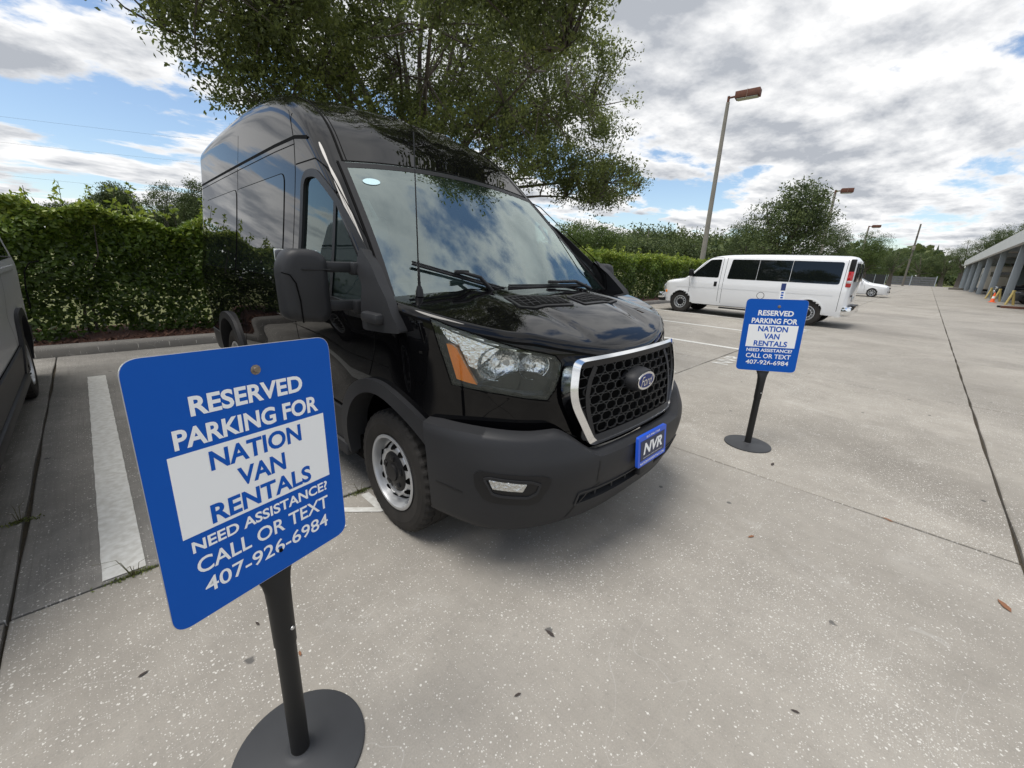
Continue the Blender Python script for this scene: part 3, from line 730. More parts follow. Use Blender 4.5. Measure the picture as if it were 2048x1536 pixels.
# front wings and fascia (wall from bumper line to bonnet edge)
TH = [0]+[PI/2*(k/110)**1.15 for k in range(1, 111)]
HR = .03
def hood_edge(t):
    z = 1.2
    for _ in range(30): p = twall(t, z); z = z+.6*(thood(p[1], p[0])-HR-z)
    return z
HE = [hood_edge(t) for t in TH]
HEADLAMP_PX = [(862, 637), (905, 655), (954, 671), (1000, 687), (1047, 700), (1085, 707), (1110, 713), (1121, 727), (1119, 750), (1108, 780), (1094, 799), (1060, 797), (1000, 787), (950, 778), (905, 768), (890, 722), (875, 678)]
HL = traces(twall, HEADLAMP_PX, (.25, 1.2)); HLin = inset(HL, .008)
GHOLE = [(-.48, 1.07), (.48, 1.07), (.52, .925), (.40, .70), (-.40, .70), (-.52, .925)]
FG = []; NZ = 64
for t, ze in zip(TH, HE): FG.append([twall(t, .62+(ze-.62)*k/NZ)+(t,) for k in range(NZ+1)])
V = []; F = []
for sg in (1, -1):
    b = len(V); V += [(sg*p[0], p[1], p[2]) for r in FG for p in r]; n = NZ+1
    for i in range(len(TH)-1):
        for j in range(NZ):
            c = (FG[i][j], FG[i][j+1], FG[i+1][j+1], FG[i+1][j])
            if all(inpoly(p[0], p[2], GHOLE) for p in c): continue
            if any(arch(p[1], p[2]) for p in c) or all(inpoly(p[3], p[2], HLin) for p in c): continue
            F.append((b+i*n+j, b+i*n+j+1, b+(i+1)*n+j+1, b+(i+1)*n+j))
mk('front_wing', V, F, PAINT, van, 40, True)
# bonnet
V = []; F = []; NR = 26
fr = [0, .01, .022, .036, .05, .066, .085, .11]+[.11+.89*k/(NR-7) for k in range(1, NR-6)]
for sg in (1, -1):
    b = len(V)
    for t, ze in zip(TH, HE):
        E0 = twall(t, ze); sp = (0., SB+.06-.46*math.sin(t)); L = math.hypot(E0[0]-sp[0], E0[1]-sp[1])
        for f_ in fr:
            x = E0[0]+(sp[0]-E0[0])*f_; s = E0[1]+(sp[1]-E0[1])*f_; d = f_*L
            z = thood(s, x); q = max(0, HR-d); z -= HR-math.sqrt(max(0, HR*HR-q*q)); V.append((sg*x, s, z))
    n = len(fr)
    for i in range(len(TH)-1):
        for j in range(n-1): F.append((b+i*n+j, b+i*n+j+1, b+(i+1)*n+j+1, b+(i+1)*n+j))
bonnet = mk('bonnet', V, F, PAINT, van, 50, True)
for sg in (1, -1):
    ribbon(MB(), twall, [(t, ze-.004) for t, ze in zip(TH, HE)], .012, .002, REF, sg).obj('bonnet_shut_line', GAP, van)
# scuttle under the screen
V = [(-.95+.1*i, s, thood(-.1, -.95+.1*i)-.012-.03*(s+.1)) for s in (-.06, .22) for i in range(20)]
F = [(i, i+1, 21+i, 20+i) for i in range(19)]; mk('scuttle_panel', V, F, PLAST2, van, 60)
# bonnet vents (traced on the bonnet)
def hoodx(x, s): return (x, s, thood(s, x))
for px, sg in (((1005, 594), (1118, 595), (1150, 611), (1040, 616)), 1),:
    q = traces(lambda a, b: hoodx(a, b), px, (.3, -.3))
    for sgn in (1, -1):
        P = roundpoly(q, .02, 3)
        vt = patch(MB(), hoodx, P, .006, .01, .06, REF, sgn).obj('bonnet_vent', PLAST2, van, 40)
        Pi = inset(q, .022); g_ = patch(MB(), hoodx, Pi, .0075, .002, .06, REF, sgn).obj('vent_mesh', GAP, vt)
        mb = MB(); a, b, c, d = [np.array(v) for v in Pi]
        for k in range(1, 8):
            f_ = k/8; ribbon(mb, hoodx, [tuple(a+(b-a)*f_), tuple(d+(c-d)*f_)], .005, .0105, REF, sgn)
        for k in range(1, 4):
            f_ = k/4; ribbon(mb, hoodx, [tuple(a+(d-a)*f_), tuple(b+(c-b)*f_)], .005, .011, REF, sgn)
        mb.obj('vent_bars', PLAST, vt)
# headlamps
BOWL = [((994, 732), .098), ((1070, 735), .080)]
AMB = traces(twall, [(892, 687), (904, 690), (913, 697), (930, 730), (954, 770), (930, 764), (913, 758), (902, 722)], (.3, 1.1))
HL_REFL = material('lamp_reflector', (.86, .87, .88), .16, 1., bump=(55, .6, .012))
HL_DARK = material('lamp_housing', (.42, .43, .44), .22, .8)
for sg in (1, -1):
    lamp = patch(MB(), twall, dense(HL, .03), -.075, 0, .03, REF, sg).obj('headlamp', HL_DARK, van, 60)
    ring(MB(), twall, dense(HL, .02), dense(HL, .02), (.004, .004, -.005, -.08), REF, sg).obj('lamp_housing', PLAST2, lamp, 40)
    for (px, r) in BOWL:
        t, z = trace(twall, px, (.6, 1.05)); c, n = spt(twall, t, z, -.068, REF, sg); n = Vector(n); n = (n+Vector((0, -.6, 0))).normalized()
        a = n.cross(Vector((0, 0, 1))).normalized(); b = n.cross(a); mb = MB(); Vv = []; Ff = []
        for k in range(28):
            an = 2*PI*k/28
            for j, (rr, hh) in enumerate(((1.0, .035), (.97, .034), (.94, .03), (.82, .018), (.6, .006), (.3, 0), (.16, .0), (.15, .03), (0, .032))):
                ry = .80 if rr > .2 else 1
                Vv.append(Vector(c)+(a*math.cos(an)*rr*r*1.02+b*math.sin(an)*rr*r*ry)+n*hh)
        for k in range(28):
            for j in range(8): Ff.append((k*9+j, ((k+1) % 28)*9+j, ((k+1) % 28)*9+j+1, k*9+j+1))
        mb.add(Vv, Ff).obj('reflector_bowl', HL_REFL, lamp, 35, True)
    patch(MB(), twall, AMB, -.003, .03, .03, REF, sg).obj('indicator', AMBER, lamp, 40)
    # light grey brow inside the lamp, dark lower tray
    bw = traces(twall, [(868, 650), (905, 668), (955, 685), (1000, 700), (985, 712), (950, 742), (935, 735), (915, 695), (890, 680)], (.3, 1.2))
    patch(MB(), twall, bw, -.03, .02, .04, REF, sg).obj('lamp_fin', HL_REFL, lamp, 40)
    tr = traces(twall, [(958, 772), (1010, 757), (1045, 745), (1085, 752), (1106, 762), (1098, 785), (1050, 785), (1000, 780)], (.6, 1.))
    patch(MB(), twall, tr, -.035, .03, .04, REF, sg).obj('lamp_tray', PLAST2, lamp, 40)
    ribbon(MB(), twall, [(a, b-.008) for a, b in HL[:7]], .010, -.001, REF, sg).obj('lamp_brow_strip', CHROME, lamp)
    ribbon(MB(), twall, HL+[HL[0]], .014, .003, REF, sg).obj('lamp_gasket', GAP, lamp)
    lt_ = traces(twall, [(905, 771), (950, 783), (1000, 792), (1060, 802), (1100, 806)], (.4, .95))
    ribbon(MB(), twall, lt_, .012, .004, REF, sg).obj('lower_lamp_edge', PAINT, lamp)
    patch(MB(), twall, dense(HL, .03), .004, .0, .03, REF, sg).obj('lamp_lens', LENS, lamp, 180)
# grille
def gf(x, z): return (x, -.945+.13*x*x+.17*max(0, z-.70)+.25*max(0, z-1.04)**2*4, z)
GREF = np.array([0, 0, .9])
GO = roundpoly([(-.505, 1.095), (.505, 1.095), (.548, .925), (.425, .675), (-.425, .675), (-.548, .925)], [.045, .045, .08, .05, .05, .08], 5)
gr = patch(MB(), gf, inset(GO, .01), -.04, 0, .06, GREF).obj('grille', GAP, van)
GOd = dense(GO, .03)
GI = [(a*(1-.030/.53), .885+(b-.885)*(1-.016/.21)) for a, b in GOd]
ring(MB(), gf, [(a*1.022, b) for a, b in GOd], GI, (-.05, .010, .017, -.03), GREF).obj('chrome_surround', CHROME, gr, 35)
ring(MB(), gf, [(a*.955, .885+(b-.885)*.93) for a, b in GOd], inset(GOd, .046), (-.02, .010, .002, -.03), GREF).obj('inner_surround', PLAST2, gr, 35)
mb = MB(); cw, ch = .082, .046; Gm = inset(GO, .05)
for r in range(-1, 12):
    for c in range(-12, 13):
        x = c*cw+(cw/2 if r % 2 else 0); z = .66+r*ch
        if not inpoly(x, z, Gm): continue
        hx = [(x-cw*.5, z-ch*.22), (x-cw*.5, z+ch*.22), (x-cw*.28, z+ch*.5), (x+cw*.28, z+ch*.5), (x+cw*.5, z+ch*.22), (x+cw*.5, z-ch*.22), (x+cw*.28, z-ch*.5), (x-cw*.28, z-ch*.5)]
        ring(mb, gf, hx, inset(hx, .0030), (-.010, .0, .0, -.010), GREF)
mb.obj('honeycomb_mesh', material('grille_mesh_plastic', (.020, .021, .022), .38), gr, 30)
for sg in (1, -1):
    ribbon(MB(), gf, [(sg*.36, 1.05), (sg*.405, .99), (sg*.43, .92), (sg*.43, .85), (sg*.40, .70)], .03, .004, GREF).obj('grille_bar', PLAST2, gr)
# emblem: grey boss, chrome oval, blue oval, lettering
ez = .937
def ef(u, v, d): return (u, gf(0, ez)[1]-d, ez+v)
def oval(mb, a, b, d0, d1, n=40, dome=0):
    P = [(a*math.cos(2*PI*k/n), b*math.sin(2*PI*k/n)) for k in range(n)]
    return mb.prism(P, d0, d1, ef)
boss = MB(); n = 40
Pv = []
for (k0, d) in ((1.25, -.03), (1.22, .015), (1.12, .04), (1.02, .05)): Pv += [ef(.092*k0*math.cos(2*PI*k/n), .052*k0*math.sin(2*PI*k/n), d) for k in range(n)]
boss.add(Pv, [(r*n+k, r*n+(k+1) % n, (r+1)*n+(k+1) % n, (r+1)*n+k) for r in range(3) for k in range(n)]+[tuple(3*n+k for k in range(n))])
em = boss.obj('emblem', PLAST, gr, 40, True)
oval(MB(), .090, .048, .045, .057).obj('emblem_rim', CHROME, em, 40, True)
oval(MB(), .076, .037, .05, .059).obj('emblem_oval', material('emblem_blue', (.008, .028, .16), .25, 0, .3), em, 40, True)
text_mb(MB(), "Ford", .115, .052, lambda a, b: ef(a, b, .0602), shear=.3, bold=.0).obj('emblem_lettering', CHROME, em)
# bumper
bSF = curve([.2, .28, .38, .48, .59, .64, .70, .76, .80], [-.885, -.935, -.978, -1.008, -1.022, -1.016, -.990, -.955, -.915])
bWz = curve([.2, .3, .4, .6, .74, .8], [.955, .985, 1.005, 1.03, 1.035, 1.02])
NB = 2.9
def bfn(t, z):
    t = min(max(t, 0), PI-1e-6); c, n = math.cos(t), math.sin(t)
    return (bWz(z)*math.copysign(abs(c)**(2/NB), c), SB-(SB-bSF(z))*n**(2/NB), z)
def bx(x, z): a = min(1, abs(x)/bWz(z)); return (x, SB-(SB-bSF(z))*(1-a**NB)**(1/NB), z)
def b_top(x): return .642+.123*sstep(.40, .62, abs(x))+.02*sstep(.7, 1., abs(x))
def b_bot(x): return .265+.02*(1-abs(x))+.045*sstep(.85, 1.02, abs(x))
BT = [PI/2*(k/60)**1.0 for k in range(0, 61)]
BT = [t for t in BT if bfn(t, .5)[1] < -.42]
BT = [BT[0]-.02]+BT
ks = [0, .03]+[.06+.88*k/24 for k in range(25)]+[.97, 1.]
V = []; F = []
def holeb(x, z): return abs(x) < .53 and .405 < z < .475
for sg in (1, -1):
    b = len(V); n = len(ks)+2
    for t in BT:
        x0 = bfn(t, .5)[0]; zb, ztp = b_bot(x0), b_top(x0)
        p = bfn(t, zb); iv = np.array([p[0], (p[1]-SB)*1.3]); iv = iv/np.linalg.norm(iv)*.06; V.append((sg*(p[0]-iv[0]), p[1]-iv[1], zb+.02))
        for k in ks:
            z = zb+(ztp-zb)*k; p = bfn(t, z); e = 0
            if k < .06 : e = (.06-k)*.3
            V.append((sg*(p[0]-e*.3), p[1]+e, z))
        p = bfn(t, ztp); iv = np.array([p[0], (p[1]-SB)*1.3]); iv = iv/np.linalg.norm(iv)*.07; V.append((sg*(p[0]-iv[0]), p[1]-iv[1], ztp+.010))
    for i in range(len(BT)-1):
        for j in range(n-1):
            q = (b+i*n+j, b+i*n+j+1, b+(i+1)*n+j+1, b+(i+1)*n+j)
            c = np.mean([V[a] for a in q], axis=0)
            if holeb(c[0], c[2]) : continue
            F.append(q)
bum = mk('front_bumper', V, F, PLAST, van, 50, True)
mb = MB()      # dark intake behind the slot, with a bar and stays
mb.add([bx(x, z)[:1]+(bx(x, z)[1]+.06, z) for x in np.linspace(-.6, .6, 25) for z in (.385, .50)], [(2*i, 2*i+1, 2*i+3, 2*i+2) for i in range(24)])
it = mb.obj('lower_intake', GAP, bum)
mb = MB(); mb.tube([(x, bx(x, .44)[1]+.025, .442) for x in np.linspace(-.54, .54, 13)], .008, 6)
for k in range(-4, 5): mb.box((k*.13, bx(k*.13, .44)[1]+.035, .44), (.012, .03, .08))
mb.obj('intake_bar', PLAST, it, 40)
ring(MB(), lambda a, b: bx(a, b), dense(roundpoly([(-.54, .398), (.54, .398), (.54, .482), (-.54, .482)], .02, 3), .05), dense(roundpoly([(-.528, .408), (.528, .408), (.528, .472), (-.528, .472)], .02, 3), .05)[:0] or inset(dense(roundpoly([(-.54, .398), (.54, .398), (.54, .482), (-.54, .482)], .02, 3), .05), .012), (.0, .006, .004, -.05), GREF).obj('intake_lip', PLAST, it, 40)
FOG = traces(bfn, [(947, 948), (958, 941), (1085, 952), (1103, 957), (1100, 972), (1078, 1003), (1060, 1010), (985, 1005), (966, 997), (950, 972)], (.5, .5))
FOGI = traces(bfn, [(966, 955), (978, 953), (1065, 962), (1083, 967), (1074, 987), (1056, 996), (1000, 993), (984, 988)], (.5, .5))
FOGL = traces(bfn, [(978, 958), (1054, 967), (1045, 982), (986, 976)], (.5, .5))
for sg in (1, -1):
    fg = patch(MB(), bfn, roundpoly(FOG, .012, 3), .004, .006, .04, REF, sg).obj('fog_lamp_bezel', PLAST2, bum, 40)
    ring(MB(), bfn, dense(roundpoly(FOGI, .01, 3), .02), inset(dense(roundpoly(FOGI, .01, 3), .02), .012), (.004, .010, .008, .004), REF, sg).obj('bezel_rim', PLAST, fg, 40)
    patch(MB(), bfn, roundpoly(FOGL, .006, 2), .010, .01, .03, REF, sg).obj('fog_lamp', material('fog_lamp_glass', (.62, .63, .62), .08, .9, bump=(45, 1.0, .02)), fg, 40)
for sg in (1, -1):
    ribbon(MB(), bx, [(.43*sg, .625), (.435*sg, .58), (.43*sg, .51)], .008, .002, GREF).obj('bumper_crease', PLAST2, bum)
# crease line across the bumper corner and lower lip
for sg in (1, -1):
    cr = traces(bfn, [(1128, 1036), (1150, 1012), (1175, 983), (1200, 965)], (.9, .4))
    ribbon(MB(), bfn, cr, .010, .002, REF, sg).obj('bumper_crease', PLAST2, bum)
    st = traces(bfn, [(872, 962), (895, 972), (925, 985)], (.3, .45))
    ribbon(MB(), bfn, st, .008, .002, REF, sg).obj('bumper_crease', PLAST2, bum)
# number plate on the bumper
pz, ps = .592, -1.043
def pf(u, v, d=0): return (u, ps-d+(v*.10), pz+v)
pl = thing('number_plate', 'blue and white dealer plate fixed to the front bumper of the black van', 'number plate', (VX, VY, 0))
R_ = roundpoly([(-.158, -.083), (.158, -.083), (.158, .083), (-.158, .083)], .012, 3)
pl_o = MB().prism(R_, -.012, .004, pf).obj('plate_frame', material('plate_frame_blue', (.02, .10, .62), .3), pl, 40, True)
MB().prism([(-.135, -.052), (.135, -.052), (.135, .056), (-.135, .056)], .004, .0055, pf).obj('plate', material('plate_navy', (.004, .014, .06), .3), pl)
text_mb(MB(), "NVR", .215, .062, lambda a, b: pf(a, b+.008, .0065), bold=.035, shear=.22).obj('plate_letters', TEXTW, pl)
text_mb(MB(), "813-990-7768", .15, .011, lambda a, b: pf(a, b+.069, .0048), bold=.01).obj('plate_phone', TEXTW, pl)
text_mb(MB(), "NATION VAN RENTALS", .21, .006, lambda a, b: pf(a, b-.040, .0062)).obj('plate_small_line', TEXTW, pl)
text_mb(MB(), "NATIONVANRENTALS.COM", .27, .013, lambda a, b: pf(a, b-.068, .0048), bold=.01).obj('plate_web_line', TEXTW, pl)
MB().box((0, -1.018, .48), (.16, .03, .10), 0, .01).obj('plate_bracket', PLAST, bum, 40)
# side details ------------------------------------------------------------------
def sw(s, z): return (tW(s, z), s, z)
for sg in (1, -1):
    dwd = dense(DOORWIN, .04)
    fr_ = ring(MB(), sw, inset(dwd, -.022), inset(dwd, .022), (0, .006, .004, -.03), REF, sg).obj('door_window_seal', PLAST2, van, 40)
    dg_ = patch(MB(), sw, inset(DOORWIN, .012), -.012, 0, .08, REF, sg).obj('door_window', SIDEGLASS, van, 60)
    ribbon(MB(), sw, [(.52, 1.26), (.565, 1.86)], .035, -.006, REF, sg).obj('window_divider', PLAST2, dg_)
    for s0, s1 in ((1.37, 2.60), (2.64, 3.97)):
        P = roundpoly([(s0, 1.345), (s0+.02, 2.03), (s1, 2.025), (s1, 1.36)], [.05, .07, .03 if s1 < 3 else .08, .03 if s1 < 3 else .06], 5)
        patch(MB(), sw, P, .004, .006, .1, REF, sg).obj('side_window', DARKGLASS, van, 40)
        Pd = dense(P, .05)
        ring(MB(), sw, inset(Pd, -.006), inset(Pd, .0), (0, .003, .003, 0), REF, sg).obj('window_gasket', GAP, van)
    # gutter line and shut lines
    ribbon(MB(), sw, [(.98, 2.19), (1.2, 2.225), (1.6, 2.23), (4.4, 2.21)], .022, .001, REF, sg).obj('roof_gutter', GAP, van)
    ribbon(MB(), sw, [(1.2, 2.185), (1.6, 2.19), (4.4, 2.17)], .006, .001, REF, sg).obj('roof_seam', GAP, van)
    mb = MB(); ribbon(mb, sw, [(1.30, 2.40), (1.21, 2.2), (1.18, 2.02), (1.17, 1.5), (1.16, .45)], .008, .001, REF, sg)
    ribbon(mb, sw, [(1.17, 2.06), (.85, 2.055), (.66, 1.98), (.42, 1.80), (.1, 1.57), (-.02, 1.44), (-.03, 1.30), (.03, 1.05), (.12, .9)], .008, .001, REF, sg)
    mb.obj('front_door_seam', GAP, van)
    mb = MB(); ribbon(mb, sw, [(2.615, 2.2), (2.62, 1.34), (2.62, .9), (2.75, .5)], .008, .001, REF, sg); ribbon(mb, sw, [(2.55, 2.45), (2.6, 2.24)], .006, .001, REF, sg); mb.obj('sliding_door_seam', GAP, van)
    patch(MB(), sw, roundpoly([(2.45, 1.255), (2.45, 1.29), (3.8, 1.285), (3.8, 1.25)], .012, 3), .014, .014, .08, REF, sg).obj('sliding_door_rail', CHROME if False else PAINT, van, 40)
    for s0 in (1.0, 1.34):
        p_, n_ = spt(sw, s0, 1.10, .022, REF, sg)
        h_ = MB().box(p_, (.03, .17, .035), 0, .012).obj('door_handle', PAINT, van, 40)
    ribbon(MB(), ttopf, [(rows[i], TG[i][NS+NC][0]-.03) for i in range(len(rows)) if HEAD <= rows[i] <= 4.3 and i % 3 == 0], .016, .001, REF, sg).obj('roof_channel', GAP, van)
    ribbon(MB(), ttopf, [(rows[i], TG[i][NS+NC][0]-.055) for i in range(len(rows)) if HEAD <= rows[i] <= 4.3 and i % 3 == 0], .006, .001, REF, sg).obj('roof_seam', GAP, van)
    # lower cladding and wheel arch flares
    for k, (c0, a0, a1) in enumerate(((0, 6, 186), (3.3, -5, 186))):
        O = []; I = []
        for i in range(45):
            a = rad(a0+(a1-a0)*i/44); ca, sa = math.cos(a), math.sin(a)
            O.append((c0-ca*.545*(1 if k else 1), .36+sa*.535)); I.append((c0-ca*.462, .36+sa*.462))
        if k == 0:
            keepi = [i for i in range(45) if O[i][0] > -.46 or O[i][1] > .75]
            def sw2(s, z): return (tW(max(s, -.62), z), s, z)
        # flare surface follows the wall; in front of the axle the wall curves in
        ring(MB(), sw, [(max(a, -.55), b) for a, b in O], [(max(a, -.50), b) for a, b in I], (0, .030, .034, -.10), REF, sg, closed=False).obj('wheel_arch_flare', PLAST, van, 35)
    for s0, s1 in ((.50, 2.80), (3.80, 4.42)):
        patch(MB(), sw, [(s0, .365), (s0, .60), (s1, .60), (s1, .365)], .018, .018, .09, REF, sg).obj('sill_cladding', PLAST, van, 40)
        ribbon(MB(), sw, [(s0, .61), (s1, .61)], .012, .004, REF, sg).obj('cladding_groove', GAP, van)
    MB().box((sg*.955, 1.65, .31), (.10, 2.3, .09), 0, .02).obj('side_step', PLAST, van, 40)
    # wheel wells
    for c0 in (0, 3.3):
        mb = MB(); pts = [(c0-.50*math.cos(rad(a)), .36+.50*math.sin(rad(a))) for a in range(2, 181, 8)]
        V = [(sg*x, s, z) for s, z in pts for x in (.95, .60)]; F = [(2*i, 2*i+1, 2*i+3, 2*i+2) for i in range(len(pts)-1)]
        V2 = [(sg*.60, s, z) for s, z in pts]; b = len(V); V += V2; F.append(tuple(range(b, b+len(pts))))
        mb.add(V, F).obj('wheel_well', GAP, van)
MB().box((0, 2.0, .33), (1.86, 4.6, .16)).obj('underbody', GAP, van)
wheel_set(van, [(sg*.862, s) for sg in (1, -1) for s in (0, 3.3)], .357, .235, .213, steel_rim)
# mirrors on long twin arms
MIRP = traces(sw, [(738, 497), (762, 536), (790, 600), (818, 665), (780, 662), (745, 656), (743, 574), (730, 540)], (.1, 1.4))
for sg in (1, -1):
    mr_ = patch(MB(), sw, roundpoly(MIRP, .02, 3), .05, .055, .06, REF, sg).obj('mirror_mount', PLAST, van, 35)
    hd = MB()
    prof = [(-.085, .0, .60, .80), (-.075, .0, .86, .93), (-.045, 0, .97, .985), (.0, 0, 1., 1.), (.045, 0, .99, 1.), (.06, 0, .95, .97)]
    out = roundpoly([(-.115, -.175), (.09, -.195), (.122, -.15), (.115, .15), (.06, .185), (-.075, .185), (-.122, .10)], .055, 5); n = len(out); Vv = []
    for (d, _, a, b) in prof: Vv += [(sg*(1.275+u*a*.88), .19+d*.9+.05*u, 1.363+v*b*.9) for u, v in [(-q[0], q[1]) for q in out]]
    Ff = [(r*n+k, r*n+(k+1) % n, (r+1)*n+(k+1) % n, (r+1)*n+k) for r in range(len(prof)-1) for k in range(n)]+[tuple(range(n)), tuple((len(prof)-1)*n+k for k in range(n))]
    hd.add(Vv, Ff); hd.obj('mirror_head', PLAST, mr_, 50, True)
    MB().box((sg*1.27, .255, 1.375), (.19, .006, .30), 0, .002).obj('mirror_glass', CHROME, mr_)
    for z_ in (1.452, 1.268):
        am = MB(); am.box((sg*1.10, .165, z_), (.26, .06, .05), sg*.0, .014); am.box((sg*1.015, .14, z_-.005), (.10, .075, .062), 0, .014)
        am.obj('mirror_arm', PLAST, mr_, 40)
    ms = [(1.315, 1.20), (1.318, 1.30), (1.33, 1.38), (1.352, 1.415), (1.385, 1.425)]
    MB().tube([(sg*a_, .1115+.05*(a_-1.275)/.88, b_) for a_, b_ in ms], .003, 6).obj('mirror_seam', GAP, mr_)
    MB().box((sg*1.235, .112, 1.44), (.13, .012, .006), 0, .002).obj('mirror_ridge', PLAST2, mr_)
    # lower foot of the mount
    p_, n_ = spt(sw, -.10, 1.235, .04, REF, sg)
    MB().box(p_, (.09, .16, .05), 0, .018).obj('mirror_foot', PLAST, mr_, 40)
# aerial on the right wing
ab = np.array(spt(thoodf, -.13, .845, 0, REF, -1)[0])
an = MB().tube([ab, ab+(0, 0, .03), ab+(0, 0, .05)], [.022, .018, .011], 12).tube([ab+(0, 0, .05), ab+(0, .004, .17)], [.008, .006], 8).tube([ab+(0, .004, .17), ab+(-.002, .012, .72)], [.0035, .0025], 6)
an.obj('aerial', PLAST2, van, 40)
# wipers
def wiper(p, q, hub):
    P, Q, H = [np.array(twp) for twp in (p, q, hub)]
    mb = MB(); 
    blade = [P+(Q-P)*k/10 for k in range(11)]
    mb.tube(blade, .008, 6); mb.tube([b+(0, 0, .012) for b in blade], .005, 6)
    m = P+(Q-P)*.5+np.array((0, -.01, .03)); mb.tube([H, (H+m)/2+np.array((0, -.02, .03)), m], [.014, .011, .009], 8); mb.box(m, (.09, .03, .022), 0, .006)
    mb.obj('wiper', PLAST2, van, 40)
def wpt(px): t = trace(lambda a, b: (a, b, ttop(b, a)), px, (.5, .05)); return spt(lambda a, b: (a, b, ttop(b, a)), t[0], t[1], .016, REF, -1)[0]
wiper(wpt((822, 532)), wpt((1006, 584)), wpt((985, 590)))
wiper(wpt((1015, 578)), wpt((1170, 575)), wpt((1178, 580)))
# sticker top corner of the screen
c_ = trace(lambda a, b: (a, b, ttop(b, a)), (743, 364), (.7, .6)); st_ = MB()
patch(st_, lambda a, b: (a, b, ttop(b, a)), [(c_[0]+.055*math.cos(2*PI*k/20), c_[1]+.022*math.sin(2*PI*k/20)) for k in range(20)], .003, 0, .1, REF, -1).obj('screen_sticker', material('sticker_pale', (.55, .75, .78), .4), wsc)
# cabin
MB().box((0, .62, 1.02), (1.86, 1.3, .10), 0, .02).obj('cabin_floor', DARKIN, van)
MB().box((0, .22, 1.20), (1.80, .48, .30), 0, .09, 0, .10, 4).obj('dashboard', DARKIN, van, 40)
for x in (-.45, .45):
    MB().box((x, 1.05, 1.12), (.52, .52, .16), 0, .05, 0, 0, 3).box((x, 1.30, 1.48), (.50, .14, .66), 0, .05, 0, -.15, 3).box((x, 1.37, 1.87), (.26, .10, .18), 0, .04, 0, -.15, 3).obj('seat', SEATM, van, 40)
st = MB(); c0 = Vector((.45, .60, 1.36)); ax = Vector((0, .75, .66)).normalized(); a = Vector((1, 0, 0)); b = ax.cross(a)
st.tube([c0+(a*math.cos(k*PI/16)+b*math.sin(k*PI/16))*.195 for k in range(33)], .016, 8, False)
for k in (0, 2.2, 4.1): st.tube([c0, c0+(a*math.cos(k)+b*math.sin(k))*.19], .014, 6)
st.tube([c0, c0-ax*.35], .03, 8); st.obj('steering_wheel', PLAST2, van, 40)
for sg in (1, -1): MB().tube([(sg*.80, .40, 1.70), (sg*.76, .41, 1.70), (sg*.76, .52, 1.81), (sg*.80, .53, 1.81)], .013, 8).obj('grab_handle', SEATM, van, 40)
MB().box((0, 1.75, 1.55), (1.7, .04, 1.3)).obj('bulkhead', DARKIN, van)
# rear lamps
for sg in (1, -1): MB().box((sg*.80, 4.40, 1.35), (.12, .10, .75), 0, .03).obj('tail_lamp', material('tail_red', (.35, .01, .01), .15, 0, .5, 1), van, 40)
# ------------------------------------------------------------------ grey van parked in the next bay on the left
def grey(o, c):
    if c.type == 'MESH':
        for i, s in enumerate(c.material_slots):
            if s.material and s.material.name == PAINT.name: s.link = 'OBJECT'; s.material = GREYPAINT
    if o.name.startswith(('aerial', 'screen_sticker')): return False
gv = copy_tree(van, None, grey)
gv.location = (-1.53, 2.95, 0); gv['label'] = 'grey van at the left edge, only its rear wheel and side showing'
for v_ in (van, gv): v_['group'] = 'vans parked nose out'
for ch in gv.children:
    if ch.name.startswith('mirror_mount'):       # mirrors folded flat against the doors
        sg = 1 if sum((v.co.x for v in ch.data.vertices)) > 0 else -1
        for q in ch.children:
            if q.name.startswith(('mirror_head', 'mirror_glass', 'mirror_arm')):
                piv = Vector((sg*1.0, .15, 0)); R_ = Matrix.Rotation(sg*rad(80), 4, 'Z')
                q.matrix_local = Matrix.Translation(piv+Vector((sg*.05, 0, 0))) @ R_ @ Matrix.Translation(-piv)
